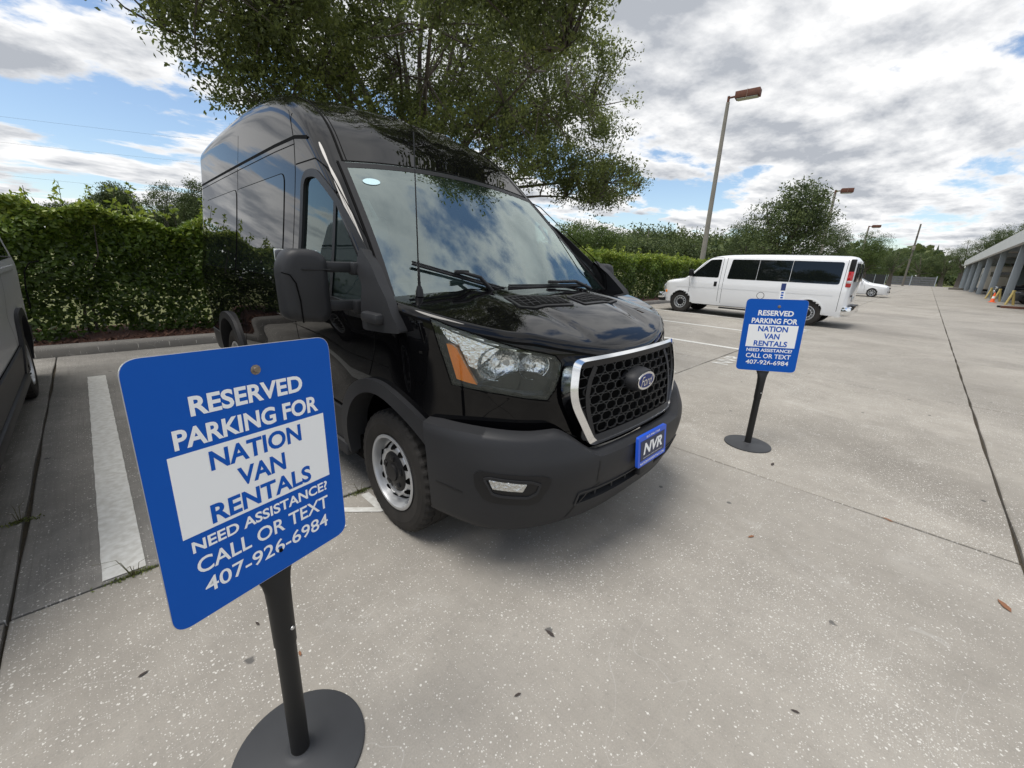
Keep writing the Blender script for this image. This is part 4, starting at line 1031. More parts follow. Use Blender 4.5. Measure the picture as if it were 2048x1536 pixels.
# ------------------------------------------------------------------ the two reserved-parking signs
BLACKM = material('black_powder_coat', (.012, .012, .012), .45, 0, .4, bump=(300, .1, .001))
DISCM = material('charcoal_base_coat', (.035, .037, .040), .55, 0, .4, var=(7, .3, (.05, .052, .056)))
RUST = material('rusty_bolt', (.16, .11, .07), .5, .6, var=(90, .3, (.30, .27, .23)))
EDGE = material('bare_aluminium_edge', (.6, .6, .6), .35, .8)
def reserved_sign(label, base, a, tilt, roll, zc_, off=(0, 0), strip=False):
    t = thing('reserved_parking_sign', label, 'sign', (base[0], base[1], 0), a+PI/2, 'reserved parking signs')
    Rm = Matrix.Rotation(-tilt, 3, 'X') @ Matrix.Rotation(roll, 3, 'Y').inverted()
    w_, h_ = .457, .61
    def pf(u, v, d=0.):      # panel coordinates to local: face looks along -Y
        p = Rm @ Vector((u, -d, v)); return (p.x+off[0], p.y+off[1], p.z+zc_)
    R0 = roundpoly([(-w_/2, -h_/2), (w_/2, -h_/2), (w_/2, h_/2), (-w_/2, h_/2)], .038, 8)
    pn = MB().prism(R0, -.0015, .0005, pf).obj('sign_panel', EDGE, t, 40)
    MB().prism(inset(R0, .0012), .0006, .0012, pf).obj('blue_face', BLUE, pn, 40)
    MB().prism([(-.182, -.097), (.188, -.097), (.188, .092), (-.182, .092)], .0013, .0018, pf).obj('white_box', TEXTW, pn)
    for body, w1, h1, y, m, bo, z in (("RESERVED", .262, .0445, .190, TEXTW, .030, .0019), ("PARKING FOR", .340, .0445, .125, TEXTW, .030, .0019), ("NATION", .222, .047, .058, BLUE, .028, .0024), ("VAN", .118, .047, -.004, BLUE, .028, .0024),
            ("RENTALS", .252, .047, -.066, BLUE, .028, .0024), ("NEED ASSISTANCE?", .345, .028, -.124, TEXTW, .024, .0019), ("CALL OR TEXT", .340, .0385, -.174, TEXTW, .014, .0019), ("407-926-6984", .325, .038, -.230, TEXTW, .010, .0019)):
        text_mb(MB(), body, w1, h1, lambda u, v: pf(u+.004, v+y, z), bold=bo).obj('lettering', m, pn)
    bo_ = MB().lathe([(0, .006), (.006, .006), (.007, .0045), (.008, .002), (.012, .0015), (.0125, 0)], 10, 'z').obj('bolt', RUST, t, 40); bo_.matrix_local = Matrix.Translation(pf(.02, .245, .001)) @ (Rm @ Matrix.Rotation(PI/2, 3, 'X')).to_4x4()
    bo_ = MB().lathe([(0, .003), (.005, .003), (.006, 0)], 8, 'z').obj('bolt', GAP, t, 40); bo_.matrix_local = Matrix.Translation(pf(.02, -.245, .001)) @ (Rm @ Matrix.Rotation(PI/2, 3, 'X')).to_4x4()
    # post: tube below, flared strap behind the panel
    V = []; n = 20; sec = [(0, .027, .027, 0), (.44, .027, .027, 0), (.442, .0295, .0295, 0), (.58, .031, .030, 0), (.63, .034, .026, 0), (.66, .040, .018, 0), (.685, .050, .012, .0), (.76, .055, .008, .001), (.90, .055, .005, .006)]
    for z_, rx, ry, dy in sec:
        dy = max(0, ry+.004+math.tan(tilt)*(z_-zc_)) if z_ > .68 else (.4 if z_ > .65 else .15 if z_ > .62 else 0)*max(0, .016+math.tan(tilt)*(.69-zc_))
        for q in range(n): V.append((rx*math.cos(2*PI*q/n)+off[0]*min(1, z_/zc_), dy+ry*math.sin(2*PI*q/n)+off[1]*min(1, z_/zc_), z_))
    m = len(sec); F = [(r*n+q, r*n+(q+1) % n, (r+1)*n+(q+1) % n, (r+1)*n+q) for r in range(m-1) for q in range(n)]+[tuple((m-1)*n+q for q in range(n))]
    po = mk('post', V, F, BLACKM, t, 40)
    rv_ = MB().lathe([(0, .004), (.005, .003), (.006, 0)], 8, 'z').obj('rivet', EDGE, po, 40)
    rv_.matrix_local = Matrix.Translation((.012, -.029, .50)) @ Matrix.Rotation(PI/2, 4, 'X')
    MB().lathe([(0, .022), (.03, .022), (.034, .018), (.05, .0145), (.183, .0125), (.190, .009), (.191, .0), (0, 0)], 56, 'z').obj('base_disc', DISCM, t, 40)
    if strip:
        s_ = MB().prism([(.005, .29), (.045, .29), (.045, .435), (.005, .435)], -.006, -.004, pf).obj('label_strip', TEXTW, t)
        MB().prism([(.008, .375), (.042, .375), (.042, .432), (.008, .432)], -.0039, -.0035, pf).obj('strip_blue_block', material('strip_navy', (.02, .04, .16), .4), s_)
        for k in range(3): MB().prism([(.016, .312+k*.02), (.034, .312+k*.02), (.034, .324+k*.02), (.016, .324+k*.02)], -.0039, -.0035, pf).obj('strip_mark', BLUE, s_)
    return t
reserved_sign('nearest blue reserved parking sign on a black post and round base', (.215, 1.07), rad(-73.2), rad(3.3), rad(-2.1), .992, (.009, .002))
reserved_sign('smaller farther blue reserved sign standing on the lane beside the van bumper', (3.99, .84), rad(-151.1), rad(.4), rad(1.6), .998, (.0, .0), True)
# ------------------------------------------------------------------ other vehicles
CR_ = np.array([0, 1.5, .8])
def vehicle(name, label, cat, loc, rz, paint, Wz, top, L, arches, R, crown=.06, fil=.10, rear_r=.25, front_r=.45, front_n=2.4, z0=.32, group=None, rim=alloy_rim, rimR=.2, wheelx=None, tyw=.23, taper=.0, screen=None, windows=(), seams=(), ns=26, sgs=(1, -1), wing=None, spokes=5):
    t = thing(name, label, cat, loc, rz, group); s0, s1 = L; W0 = curve(*Wz); T0 = curve(*top); fl = curve(*fil) if isinstance(fil, tuple) else (lambda s: fil)
    def W(s, z):
        f = 1.
        if s < s0+front_r: f = max(0., 1-min(1, (s0+front_r-s)/(front_r+.06))**front_n)**(1/front_n)
        if s > s1-rear_r: f = max(0., 1-min(1, (s-s1+rear_r)/(rear_r+.05))**2.6)**(1/2.6)
        return W0(z)*f
    def zt(s, x): return T0(s)-crown*(x/.8)**2
    rows = [s0+(s1-s0)*i/70 for i in range(71)]+[s0+.01, s0+.03, s1-.01, s1-.03]; rows = sorted(set(rows))
    G = loft_half(W, zt, rows, fl, lambda s: z0, ns, 5, 7)
    def arched(s, z): return any(math.hypot(s-c, z-R) < R+.045 for c in arches)
    V, F = loft_mesh(G, lambda i, j, c, sg: not (j < ns and all(arched(p[1], p[2]) for p in c)), capstart=True)
    mk('body', V, F, paint, t, 40, True)
    def sw_(s, z): return (W(s, z), s, z)
    def tp_(x, s): return (x, s, zt(s, x))
    for sg in sgs:
        for P, r in windows:
            Pr = roundpoly(P, r, 4); patch(MB(), sw_, Pr, .004, .005, .15, CR_, sg).obj('side_window', DARKGLASS, t, 40)
        for P in seams: ribbon(MB(), sw_, P, .010, .002, CR_, sg, .08).obj('door_seam', GAP, t)
        for c in arches:
            pts = [(c-(R+.055)*math.cos(rad(a)), R+(R+.055)*math.sin(rad(a))) for a in range(0, 181, 9)]
            pin = [(c-(R+.018)*math.cos(rad(a)), R+(R+.018)*math.sin(rad(a))) for a in range(0, 181, 9)]
            ring(MB(), sw_, pts, pin, (0, .012, .012, -.06), CR_, sg, False).obj('wheel_arch', paint if paint is WHITE else PLAST2, t, 40)
            Vw = [(sg*x, s, z) for s, z in pts for x in (W0(.6)-.03, .45)]; n = len(pts)
            mk('wheel_well', Vw+[(sg*.45, s, z) for s, z in pts], [(2*i, 2*i+1, 2*i+3, 2*i+2) for i in range(n-1)]+[tuple(range(2*n, 3*n))], GAP, t)
            wx = wheelx if wheelx else W0(.5)-tyw/2-.015
            if rim is steel_rim: steel_rim(t, sg*wx, c, sg, R, tyw, rimR)
            else: alloy_rim(t, sg*wx, c, sg, R, tyw, rimR, spokes)
    if screen:
        patch(MB(), tp_, [(-screen[2], screen[1]), (-screen[3], screen[0]), (screen[3], screen[0]), (screen[2], screen[1])], .005, .004, .12, CR_).obj('windscreen', DARKGLASS, t, 40)
    MB().box((0, (arches[0]+arches[-1])/2, z0+.02), (1.5, (s1-s0)*.86, .10)).obj('underbody', GAP, t)
    return t, sw_, tp_, W, zt
def bar(t, name, c, d, m, bev=.02, par=None, **k): return MB().box(c, d, 0, bev, **k).obj(name, m, par or t, 40)
RED = material('red_lamp', (.42, .008, .01), .12, 0, .5, 1.)
LAMPC = material('clear_lamp', (.7, .71, .72), .08, .7, bump=(40, .6, .01))
# white passenger van nosed in to the hedge
ex_x = 15.35; ey = float(at_x(1359, 600, ex_x)[1])
t, sw_, tp_, W_, zt_ = vehicle('passenger_van', 'long white passenger van with black windows nosed in to the hedge', 'van', (ex_x+1.0, ey, 0), PI, WHITE,
    ([.3, .5, .8, 1.05, 1.25, 1.6, 1.9, 2.1], [.93, .97, 1.0, 1.005, .985, .93, .87, .80]),
    ([-.80, -.76, -.68, -.42, -.12, .02, .80, 1.0, 1.5, 3.0, 4.6, 4.78, 4.86], [.86, 1.02, 1.11, 1.20, 1.245, 1.28, 1.96, 2.03, 2.08, 2.11, 2.09, 2.05, 1.95]),
    (-.78, 4.86), (0, 3.94), .385, crown=.05, fil=.09, rear_r=.12, front_r=.45, z0=.36, rim=steel_rim, rimR=.215, tyw=.245,
    screen=(.06, .80, .72, .82), ns=30,
    windows=(([(.30, 1.29), (.44, 1.47), (.86, 1.88), (1.22, 1.90), (1.22, 1.29)], .05), ([(1.50, 1.27), (1.56, 1.905), (2.385, 1.91), (2.385, 1.27)], [.05, .05, .005, .005]), ([(2.395, 1.27), (2.395, 1.91), (3.31, 1.91), (3.31, 1.27)], .005), ([(3.32, 1.27), (3.32, 1.91), (4.58, 1.895), (4.58, 1.265)], [.005, .005, .07, .07])),
    seams=([(.26, .42), (.28, 1.0), (.22, 1.25), (.85, 1.95), (1.28, 1.97), (1.29, .5)], [(1.40, .45), (1.40, 1.98)], [(4.66, .5), (4.66, 2.0)], [(-.55, 1.14), (.2, 1.24)]))
for sg in (1, -1):
    ribbon(MB(), sw_, [(-.2, .93), (1.2, .95), (4.5, .95)], .02, .006, CR_, sg).obj('side_crease', WHITE, t)
    MB().box((sg*1.0, 1.16, 1.08), (.03, .10, .16), 0, .012).obj('door_handle', PLAST2, t, 40)
    mm = MB().box((sg*1.12, .33, 1.42), (.18, .12, .24), 0, .03).obj('door_mirror', PLAST2, t, 40)
    MB().box((sg*.99, .34, 1.40), (.12, .05, .06), 0, .01).obj('mirror_stalk', PLAST2, mm, 40)
    bar(t, 'head_lamp', (sg*.80, -.64, .86), (.22, .12, .22), LAMPC)
    bar(t, 'side_indicator', (sg*.90, -.53, .72), (.10, .16, .09), AMBER)
    tl = bar(t, 'tail_lamp', (sg*.955, 4.785, 1.42), (.085, .13, .44), RED)
    bar(t, 'reverse_lamp', (sg*.958, 4.788, 1.35), (.085, .13, .10), LAMPC, par=tl)
    bar(t, 'rear_pillar_trim', (sg*.90, 4.775, 1.80), (.085, .13, .36), PLAST2)
    bar(t, 'rear_window', (sg*.42, 4.885, 1.62), (.66, .05, .52), DARKGLASS)
    rb = MB().box((sg*1.0, 1.9, .30), (.09, 1.0, .05), 0, .02).obj('side_step', PLAST2, t, 40)
fd, fn_ = spt(sw_, 2.60, .80, .006, CR_, 1)
for sg in (1,):
    P = [(2.62+.105*math.cos(2*PI*k/24), .80+.105*math.sin(2*PI*k/24)) for k in range(24)]
    patch(MB(), sw_, P, .006, .006, .2, CR_, sg).obj('fuel_flap', WHITE, t, 40); ribbon(MB(), sw_, P+[P[0]], .012, .007, CR_, sg).obj('fuel_flap_gap', GAP, t)
bar(t, 'rear_bumper', (0, 4.88, .52), (1.97, .24, .26), CHROME, .05); bar(t, 'bumper_step_pad', (0, 4.92, .66), (1.2, .16, .03), PLAST2, .01)
bar(t, 'front_bumper', (0, -.76, .56), (1.94, .26, .22), CHROME, .06); bar(t, 'lower_valance', (0, -.74, .42), (1.9, .25, .14), PLAST2, .05)
bar(t, 'grille', (0, -.78, .86), (1.3, .08, .26), PLAST2); bar(t, 'rear_badge', (.55, 4.885, .95), (.22, .02, .05), PLAST2, .005)
bar(t, 'rear_number_plate', (-.0, 4.885, .85), (.31, .02, .16), LAMPC, .005)
# white minivan far along the row
mvx = 44.; mvy = float(at_x(1745, 578, mvx)[1])
t, sw_, tp_, W_, zt_ = vehicle('minivan', 'small distant white minivan parked nose out behind the white passenger van', 'minivan', (mvx+1., mvy, 0), 0, WHITE,
    ([.2, .4, .7, .95, 1.1, 1.4, 1.7], [.90, .96, 1.0, 1.0, .96, .86, .72]),
    ([-1.0, -.95, -.8, -.3, .15, .35, 1.35, 1.8, 3.0, 3.8, 4.1, 4.17], [.66, .78, .90, 1.02, 1.08, 1.14, 1.66, 1.74, 1.76, 1.72, 1.5, 1.3]),
    (-1.0, 4.17), (0, 3.09), .345, crown=.06, fil=.1, z0=.22, rimR=.23, screen=(.36, 1.30, .60, .76), windows=(([(.62, 1.14), (1.35, 1.56), (2.1, 1.62), (2.1, 1.10)], .05), ([(2.16, 1.10), (2.16, 1.62), (3.7, 1.60), (3.8, 1.14)], .05)), seams=([(.5, .4), (.55, 1.1)], [(2.13, .4), (2.13, 1.1)]), ns=22, spokes=8)
for sg in (1, -1):
    bar(t, 'head_lamp', (sg*.66, -.80, .80), (.34, .22, .07), LAMPC, .02); bar(t, 'door_mirror', (sg*1.06, .75, 1.13), (.16, .12, .12), WHITE, .03); bar(t, 'fog_lamp', (sg*.66, -.93, .45), (.2, .1, .06), PLAST2, .02)
bar(t, 'grille', (0, -.98, .72), (.9, .08, .10), PLAST2); bar(t, 'lower_intake', (0, -.99, .42), (1.0, .08, .14), PLAST2)
# vehicles under the carport
DARKBLUE = material('dark_navy_paint', (.010, .014, .022), .3, .2, .4, 1., .03); DARKGREY = material('charcoal_paint', (.028, .031, .036), .3, .3, .4, 1., .03)
pk = np.array(at_z(1985, 598)); 
PKX, PKY = 62.5, -5.9
t, sw_, tp_, W_, zt_ = vehicle('pickup_truck', 'dark pickup truck with a bright chrome nose under the carport', 'pickup truck', (PKX+1., PKY, 0), PI, DARKBLUE,
    ([.4, .6, .9, 1.1, 1.2, 1.5, 1.9], [.92, .98, 1.0, 1.0, .96, .86, .74]),
    ([-1.0, -.95, -.8, -.2, .35, .5, 1.25, 1.6, 2.5, 3.0, 3.05, 3.3, 4.8, 4.95], [1.02, 1.12, 1.18, 1.24, 1.28, 1.34, 1.84, 1.92, 1.92, 1.82, 1.30, 1.25, 1.25, 1.22]),
    (-1.0, 4.95), (0, 3.6), .41, crown=.03, fil=.06, z0=.45, rimR=.25, tyw=.27, front_r=.2, screen=(.50, 1.25, .62, .76), windows=(([(.7, 1.27), (1.3, 1.72), (1.9, 1.78), (1.9, 1.26)], .04), ([(1.95, 1.26), (1.95, 1.78), (2.75, 1.76), (2.85, 1.26)], .04)), seams=([(1.92, .5), (1.92, 1.25)],), ns=20, spokes=6)
bar(t, 'front_bumper', (0, -1.05, .66), (1.94, .22, .26), CHROME, .05); bar(t, 'grille', (0, -1.02, 1.0), (1.0, .08, .30), CHROME, .03); bar(t, 'grille_mesh', (0, -1.035, 1.0), (.8, .08, .20), PLAST2, .02)
for sg in (1, -1): bar(t, 'head_lamp', (sg*.78, -.95, 1.02), (.36, .15, .22), LAMPC, .04); bar(t, 'door_mirror', (sg*1.12, .8, 1.36), (.2, .12, .26), PLAST2, .03)
SUX, SUY = 49.5, -5.7
t, sw_, tp_, W_, zt_ = vehicle('estate_car', 'dark charcoal car nearest under the carport at the right edge', 'car', (SUX+1., SUY, 0), PI, DARKGREY,
    ([.2, .4, .7, .95, 1.1, 1.4, 1.7], [.90, .94, .97, .97, .92, .82, .70]),
    ([-.95, -.9, -.7, -.2, .35, .55, 1.35, 1.8, 2.8, 3.4, 3.75, 3.8], [.70, .86, .94, 1.04, 1.10, 1.15, 1.58, 1.66, 1.66, 1.58, 1.2, 1.0]),
    (-.95, 3.8), (0, 2.75), .36, crown=.05, fil=.09, z0=.26, rimR=.24, screen=(.56, 1.32, .58, .74), windows=(([(.8, 1.12), (1.4, 1.48), (1.9, 1.52), (1.9, 1.10)], .04), ([(1.95, 1.10), (1.95, 1.52), (3.1, 1.48), (3.3, 1.14)], .04)), seams=([(1.92, .4), (1.92, 1.1)],), ns=20, spokes=6)
for sg in (1, -1): bar(t, 'head_lamp', (sg*.70, -.72, .80), (.3, .25, .12), LAMPC, .04); bar(t, 'door_mirror', (sg*1.02, .9, 1.12), (.16, .12, .12), PLAST2, .03)
bar(t, 'grille', (0, -.93, .66), (.9, .08, .16), PLAST2)
# ------------------------------------------------------------------ lamps, poles, carport, fence, small things
CONCP = material('precast_concrete_pole', (.27, .25, .215), .9, var=(4, .3, (.20, .19, .165)))
RUSTB = material('rust_brown_lamp_box', (.16, .062, .038), .7, .2, var=(6, .3, (.10, .045, .03)))
WOODP = material('weathered_timber_pole', (.17, .155, .13), .9, var=(6, .3, (.11, .10, .085)))
def lamp_post(label, x, y, H, head_dir, L=1.15, r0=.17, r1=.095, arm=.35):
    t = thing('lamp_post', label, 'lamp post', (x, y, 0), 0, 'lamp posts along the hedge'); d = Vector((head_dir[0], head_dir[1], 0)).normalized(); rz = math.atan2(d.y, d.x)
    MB().tube([(0, 0, -.1), (0, 0, H*.5), (0, 0, H)], [r0, (r0+r1)/2, r1], 8).obj('pole', CONCP, t, 30)
    MB().tube([(0, 0, H), (0, 0, H+.28)], .07, 8).tube([(0, 0, H+.20), tuple(d*arm+Vector((0, 0, H+.22)))], .05, 8).obj('bracket', RUSTB, t, 40)
    c = d*(arm+L/2)+Vector((0, 0, H+.22)); hd = MB().box(c, (L, .5, .32), rz, .015).obj('lamp_head', RUSTB, t, 30)
    MB().box(c-Vector((0, 0, .185)), (L*.85, .42, .02), rz).obj('lens', material('lamp_lens_pale', (.5, .5, .48), .3), hd)
    MB().box(c, (.012, .558, .368), rz).obj('housing_seam', material('seam_pale', (.35, .25, .2), .6), hd)
    return t
lb = at_y(1404, 520, 9.8); lt = at_y(1456, 205, 9.8)
lamp_post('tall concrete lamp post with a rust-brown box head behind the white van', float(lt[0]), 9.8, float(lt[2]), (.1, -1))
p1 = at_x(1670, 388, 44.); lamp_post('lamp post hidden in the tree with only its brown head showing', float(p1[0]), float(p1[1]), float(p1[2]), (.3, -1), .8)
p1 = at_x(1738, 453, 76.); lamp_post('farthest small lamp post above the bright green tree', float(p1[0]), float(p1[1]), float(p1[2])-.2, (.3, -1), .9)
def pole(px, py, Y, label, r=.14, arms=False, X=None, name='utility_pole'):
    p = at_y(px, py, Y) if X is None else at_x(px, py, X)
    t = thing(name, label, 'utility pole', (p[0], p[1], 0), 0, 'utility poles'); H = float(p[2])
    MB().tube([(0, 0, -.1), (0, 0, H)], [r, r*.7], 8).obj('pole', WOODP, t, 40)
    if arms:
        MB().box((-.3, 0, H*.62), (.25, .5, .9), 0, .03).obj('transformer_bracket', CONCP, t, 40)
        MB().box((0, 0, H*.8), (.5, .3, .2), 0, .03).obj('insulator', PLAST2, t, 40)
    return t
pole(1842, 448, 0, 'tall leaning-looking utility pole by the fence at the far end', .2, True, X=125.)
pole(1298, 459, 62., 'thin pale pole above the hedge left of the lamp post'); pole(1394, 455, 62., 'thin pale pole just left of the tall lamp post'); pole(1149, 444, 48., 'thin pale pole beside the windscreen of the black van')
# power lines crossing the sky at the left
for k, ((x0, y0), (x1, y1)) in enumerate((((-40, 228), (440, 275)), ((-40, 280), (420, 310)), ((-40, 345), (410, 375)))):
    a = at_y(x0, y0, 38.+k); b = at_y(x1+700, y1+66, 38.+k); pts = [tuple(a+(b-a)*q-np.array([0, 0, 1.2*4*q*(1-q)*.4])) for q in np.linspace(0, 1, 16)]
    tag(MB().tube(pts, .004, 4).obj('power_line', PLAST2, None), ['topmost thin power line in the sky at left', 'middle thin power line in the sky at left', 'lowest thin power line in the sky at left'][k], 'power line', 'power lines')
# carport
CP = material('carport_white_paint', (.62, .63, .62), .6, var=(2, .3, (.55, .56, .55))); CPW = material('carport_blue_grey_wall', (.36, .42, .45), .8, var=(2, .3, (.30, .36, .39))); CPC = material('carport_column_grey', (.34, .38, .41), .7)
CPU = material('carport_soffit', (.30, .28, .25), .8)
ca_ = thing('carport', 'long low white carport with grey columns along the right side', 'carport', (80, -8.4, 0))
def cbox(name, x0, x1, y0, y1, z0_, z1, m, par=None, bev=0.): return MB().box(((x0+x1)/2-80, (y0+y1)/2+8.4, (z0_+z1)/2), (x1-x0, y1-y0, z1-z0_), 0, bev).obj(name, m, par or ca_, 30)
X0, X1 = 34., 121.
cbox('fascia', X0, X1, -4.45, -4.15, 4.35, 5.35, CP); cbox('roof_deck', X0, X1, -12.6, -4.46, 4.95, 5.25, CPU); cbox('end_wall', X1-.4, X1-.02, -12.4, -4.5, 0, 4.94, CPW); cbox('back_wall', X0, X1-.41, -12.6, -12.41, 0, 4.94, CPU)
for k in range(8): cbox('wall_panel_joint', X1-.42, X1-.401, -4.6-k*1.0, -4.58-k*1.0, 0.02, 4.9, CPC)
for k, x in enumerate(np.arange(52.6, 119, 13.2)):
    cbox('column', x-.22, x+.22, -5.05, -4.6, 0, 4.94, CPC, None, .02)
    if k % 1 == 0: cbox('roof_beam', x-.15, x+.15, -12.4, -5.06, 4.55, 4.94, CPC)
# motorhome under the carport
RVB = material('motorhome_cream', (.55, .51, .43), .4, 0, .5, .3, .1); RVD = material('motorhome_swoosh', (.05, .045, .04), .4)
rv = thing('motorhome', 'cream motorhome with dark swoosh stripes under the carport', 'motorhome', (86, -6.2, 0), 0)
MB().box((0, 0, 2.05), (9.5, 2.2, 2.9), 0, .18, seg=4).obj('body', RVB, rv, 40)
MB().box((4.2, 0, 1.05), (1.2, 2.1, 1.1), 0, .15).obj('nose', RVB, rv, 40)
def swoosh(y0, y1, a, b): 
    P = [(q, y0+(y1-y0)*((q-a)/(b-a))+.25*math.sin((q-a)/(b-a)*PI)) for q in np.linspace(a, b, 12)]; P2 = [(q, z-.22*math.sin((q-a)/(b-a)*PI)-.02) for q, z in P[::-1]]
    for sg in (1,): MB().prism(P+P2, 1.101, 1.106, lambda u, v, d: (u, d, v)).obj('swoosh_stripe', RVD, rv)
swoosh(2.9, 2.6, -4.4, 1.5); swoosh(2.2, 1.7, -3.5, 3.5); swoosh(1.4, 1.2, -4.4, 0)
for x in (-2.4, .8, 2.6): MB().box((x, 1.1, 2.35), (1.0, .02, .6), 0, .004).obj('side_window', DARKGLASS, rv)
MB().box((-4.76, 0, 2.5), (.03, 1.6, .6), 0, .01).obj('rear_window', DARKGLASS, rv)
for x in (-2.6, 3.2):
    for sg in (1, -1):
        wo_ = MB().lathe([(0, -.12), (.2, -.12), (.38, -.11), (.4, -.07), (.4, .07), (.38, .11), (.2, .12), (0, .12)], 24, 'z').obj('wheel', RUBBER, rv, 40)
        wo_.matrix_local = Matrix.Translation((x, sg*.98, .41)) @ Matrix.Rotation(PI/2, 4, 'X')
MB().box((0, 0, .55), (9.2, 1.9, .3)).obj('underbody', GAP, rv)
# cone, yellow posts, low beams
ORANGE = material('cone_orange', (.85, .13, .03), .5); YEL = material('weathered_yellow', (.62, .45, .12), .6, var=(8, .3, (.5, .42, .2)))
cp = at_z(2000, 611); 
kx = 36.
def spot(px, X): p = at_x(px, 560, X); return float(p[0]), float(p[1])
cx_, cy_ = spot(2000, 50.)
cn = thing('traffic_cone', 'orange traffic cone on the lane in front of the carport', 'traffic cone', (cx_, cy_, 0))
MB().lathe([(.15, .03), (.13, .06), (.035, .72), (.02, .74), (0, .74)], 20).obj('cone_body', ORANGE, cn, 40); MB().box((0, 0, .018), (.42, .42, .036), 0, .01).obj('cone_base', ORANGE, cn, 40); MB().lathe([(.102, .30), (.076, .46)], 20).obj('reflective_collar', TEXTW, cn, 40)
for px, X, lb_ in ((2008, 53., 'yellow barrier post behind the orange cone'), (1990, 60., 'yellow barrier post in front of the dark pickup'), (2037, 46., 'yellow barrier post nearest the right edge')):
    x, y = spot(px, X); t = thing('barrier_post', lb_, 'post', (x, y, 0), .5, 'yellow barrier posts')
    MB().tube([(0, -.22, 0), (0, 0, .95)], .07, 8).tube([(0, .22, 0), (0, 0, .95)], .07, 8).obj('legs', YEL, t, 40); MB().box((0, 0, .97), (.16, .14, .10), 0, .02).obj('cap', YEL, t, 40)
x, y = spot(2046, 40.); tb = thing('timber_beam', 'dark timber beams lying on the concrete at the right edge', 'beam', (x, y-.8, 0)); MB().box((0, 0, .07), (.25, 2.6, .14), .1, .02).obj('beam', RUSTB, tb); MB().box((.6, .2, .06), (.2, 2.4, .12), .05, .02).obj('beam', PLAST2, tb)
# timbers by the end wall
for k in range(4):
    x, y = 108.+k*.5, -3.6-k*.25; tag(MB().box((x, y, .15), (.5, 1.6, .3), .2*k, .03).obj('stacked_timber', WOODP), ['first pale timber pile by the carport end wall', 'second pale timber pile by the carport end wall', 'third pale timber pile by the carport end wall', 'last pale timber pile by the carport end wall'][k], 'timber', 'timber by the end wall')
# far fence with dark mesh and a grey board gate
FM = material('dark_mesh', (.022, .024, .026), .9, var=(3, .3, (.035, .037, .038))); GBM = material('grey_gate_boards', (.12, .125, .13), .8, var=(2, .3, (.09, .093, .098)))
fe = thing('screen_fence', 'dark mesh screen fence across the far end of the lot', 'fence', (134, 9, 0))
MB().box((0, 3.4, 1.15), (.06, 10.0, 2.3)).obj('mesh_panel', FM, fe)
for k in range(6): MB().tube([(-.06, -1.6+k*2., 0), (-.06, -1.6+k*2., 2.45)], .05, 8).obj('post', CPC, fe, 40)
fg = thing('board_gate', 'grey horizontal board gate beside the utility pole', 'gate', (132, 2.9, 0))
for k in range(4): MB().box((0, 0, .35+k*.5), (.05, 8., .44)).obj('board', GBM, fg)
for y in (-4.05, 0, 4.05): MB().tube([(-.06, y, 0), (-.06, y, 2.3)], .08, 8).obj('post', CPC, fg, 40)
# background trees
far_tree(1590, 356, 15, 270, 'dense oak behind the white van with a light gap through its crown', 21, DISTL, n=150, X=33., squash=.8, leaf=.17)
far_tree(1505, 432, 14, 130, 'low dark bushy tree between the lamp post and the oak', 22, DISTL, n=120, X=38.)
far_tree(1665, 425, 14, 140, 'rounded green tree right of the big oak behind the white van', 23, DISTL, n=110, X=46.)
far_tree(1752, 452, 14, 110, 'bright fresh green tree behind the white minivan', 24, DISTL2, n=150, X=62.)
for k, (px, py, w_, X, lb_) in enumerate(((1800, 488, 70, 110., 'dark tree left of the far utility pole'), (1855, 495, 80, 150., 'low wood directly behind the board gate'), (1905, 492, 80, 150., 'tree behind the far end of the carport'), (1950, 470, 90, 140., 'tree rising over the carport roof'), (2010, 445, 110, 125., 'tall tree above the carport at the right edge'), (2075, 430, 110, 115., 'tree above the carport beyond the right edge'))):
    far_tree(px, py, 0, w_, lb_, 30+k, DISTL, n=110, X=X, group='trees at the far end')
fl = ((1175, 445, 110, 34., DISTL2, 'light green tree behind the hedge beside the windscreen'), (1255, 470, 110, 70., DISTL, 'dark round tree in the far line left of the thin poles'), (1330, 463, 110, 75., DISTL, 'dark tree in the far line between the thin poles'), (1400, 480, 90, 80., DISTL, 'dark tree behind the foot of the lamp post'), (1450, 470, 90, 70., DISTL, 'dark tree right behind the lamp post'),
      (225, 362, 150, 26., DISTL, 'feathery tree above the hedge left of the black van'), (330, 365, 150, 30., DISTL, 'round tree above the hedge touching the black van'), (395, 352, 120, 28., DISTL, 'dark tree partly hidden by the black van rear'), (120, 398, 120, 40., DISTL, 'low far tree over the hedge at left'))
for k, (px, py, w_, Y, m, lb_) in enumerate(fl): far_tree(px, py, Y, w_, lb_, 50+k, m, n=150 if px > 500 else 320)
rb = np.random.default_rng(77)
far = thing('distant_wood', 'distant dark line of woodland along the horizon', 'wood', (0, 0, 0)); far['kind'] = 'stuff'
n = 26000; ang = rb.uniform(-.12, 1.75, n); R_ = rb.uniform(180, 260, n); h_ = rb.uniform(0, 1, n)**.8*(9+3*np.sin(ang*23)+2*np.sin(ang*61+1))
P = np.stack([R_*np.cos(ang), R_*np.sin(ang), h_], 1); leaf_cloud('woodland', P, 2.4, DISTL, far, rb, aspect=.7, up=.4)
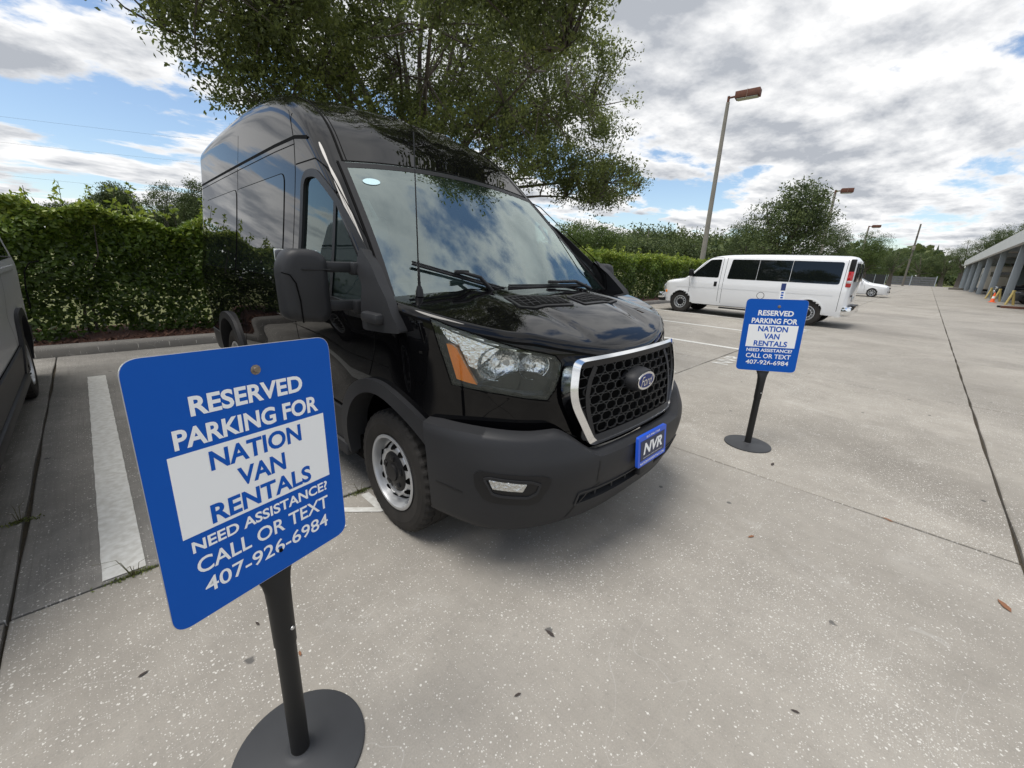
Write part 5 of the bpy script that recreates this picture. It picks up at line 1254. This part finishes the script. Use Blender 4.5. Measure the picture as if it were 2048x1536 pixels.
# fallen leaves on the concrete
LB = [material('fallen_leaf_brown', (.22, .10, .05), .8), material('fallen_leaf_dark', (.05, .04, .035), .9)]
rl = random.Random(9)
for k, (px, py, ln, m, lb_) in enumerate(((600, 1308, .03, 0, 'tiny brown leaf beside the near sign post'), (1775, 1040, .06, 0, 'brown leaf caught in the slab joint right of the van'), (2008, 1212, .09, 0, 'long brown leaf on the concrete at the right edge'), (1502, 1074, .05, 0, 'thin reddish leaf on the concrete before the slab joint'),
        (1545, 929, .07, 1, 'thin dark twig just below the farther sign base'), (1100, 1268, .05, 1, 'dark twig on the concrete in front of the van'), (1035, 1391, .03, 1, 'dark scrap on the concrete at bottom centre'), (287, 1349, .035, 1, 'dark scrap on the concrete left of the near sign post'), (515, 1248, .03, 1, 'dark scrap just below the near sign panel'), (1590, 1424, .03, 1, 'small dark scrap on the concrete at lower right'))):
    p = at_z(px, py); a = rl.uniform(0, PI); t_ = MB(); P = [(-.5, 0), (-.2, .16), (.2, .13), (.5, 0), (.2, -.13), (-.2, -.16)]
    V = [(p[0]+ln*(u*math.cos(a)-v*math.sin(a)), p[1]+ln*(u*math.sin(a)+v*math.cos(a)), .004+.01*abs(v)*2*ln*10) for u, v in P]
    tag(mk('fallen_leaf', V, [(0, 1, 2, 3), (0, 3, 4, 5)], LB[m]), lb_, 'leaf', 'leaf litter on the concrete')
# weeds in the joint at the stripe end
WEED = material('dry_weed', (.10, .095, .04), .9); 
for nm, (px, py), sc, lb_ in (('weed', (270, 1150), 1., 'wiry weed growing in the joint at the white stripe end'), ('weed', (40, 1045), .8, 'small weed clump in the joint at the left edge'), ('weed', (720, 985), .7, 'dry weed tuft in the joint by the front wheel')):
    p = at_z(px, py); t = thing(nm, lb_, 'weed', p); mb = MB()
    for k in range(14):
        a = rl.uniform(0, 2*PI); L = rl.uniform(.03, .17)*sc if k < 6 else .03*sc; d = Vector((math.cos(a), math.sin(a)*.6, 0))
        pts = [Vector((0, 0, 0))+d*.01, d*L*.3+Vector((0, 0, L*.7)), d*L*.8+Vector((0, 0, L*.8))]
        mb.tube(pts, [.0016, .0013, .0006], 4, False)
    o = mb.obj('blades', WEED, t); o['kind'] = 'stuff'
    n = 160; Q = np.stack([rb.normal(0, .05*sc, n), rb.normal(0, .012, n), np.abs(rb.normal(0, .006, n))+.002], 1)
    leaf_cloud('litter', Q, .014, OAKL, t, rb)
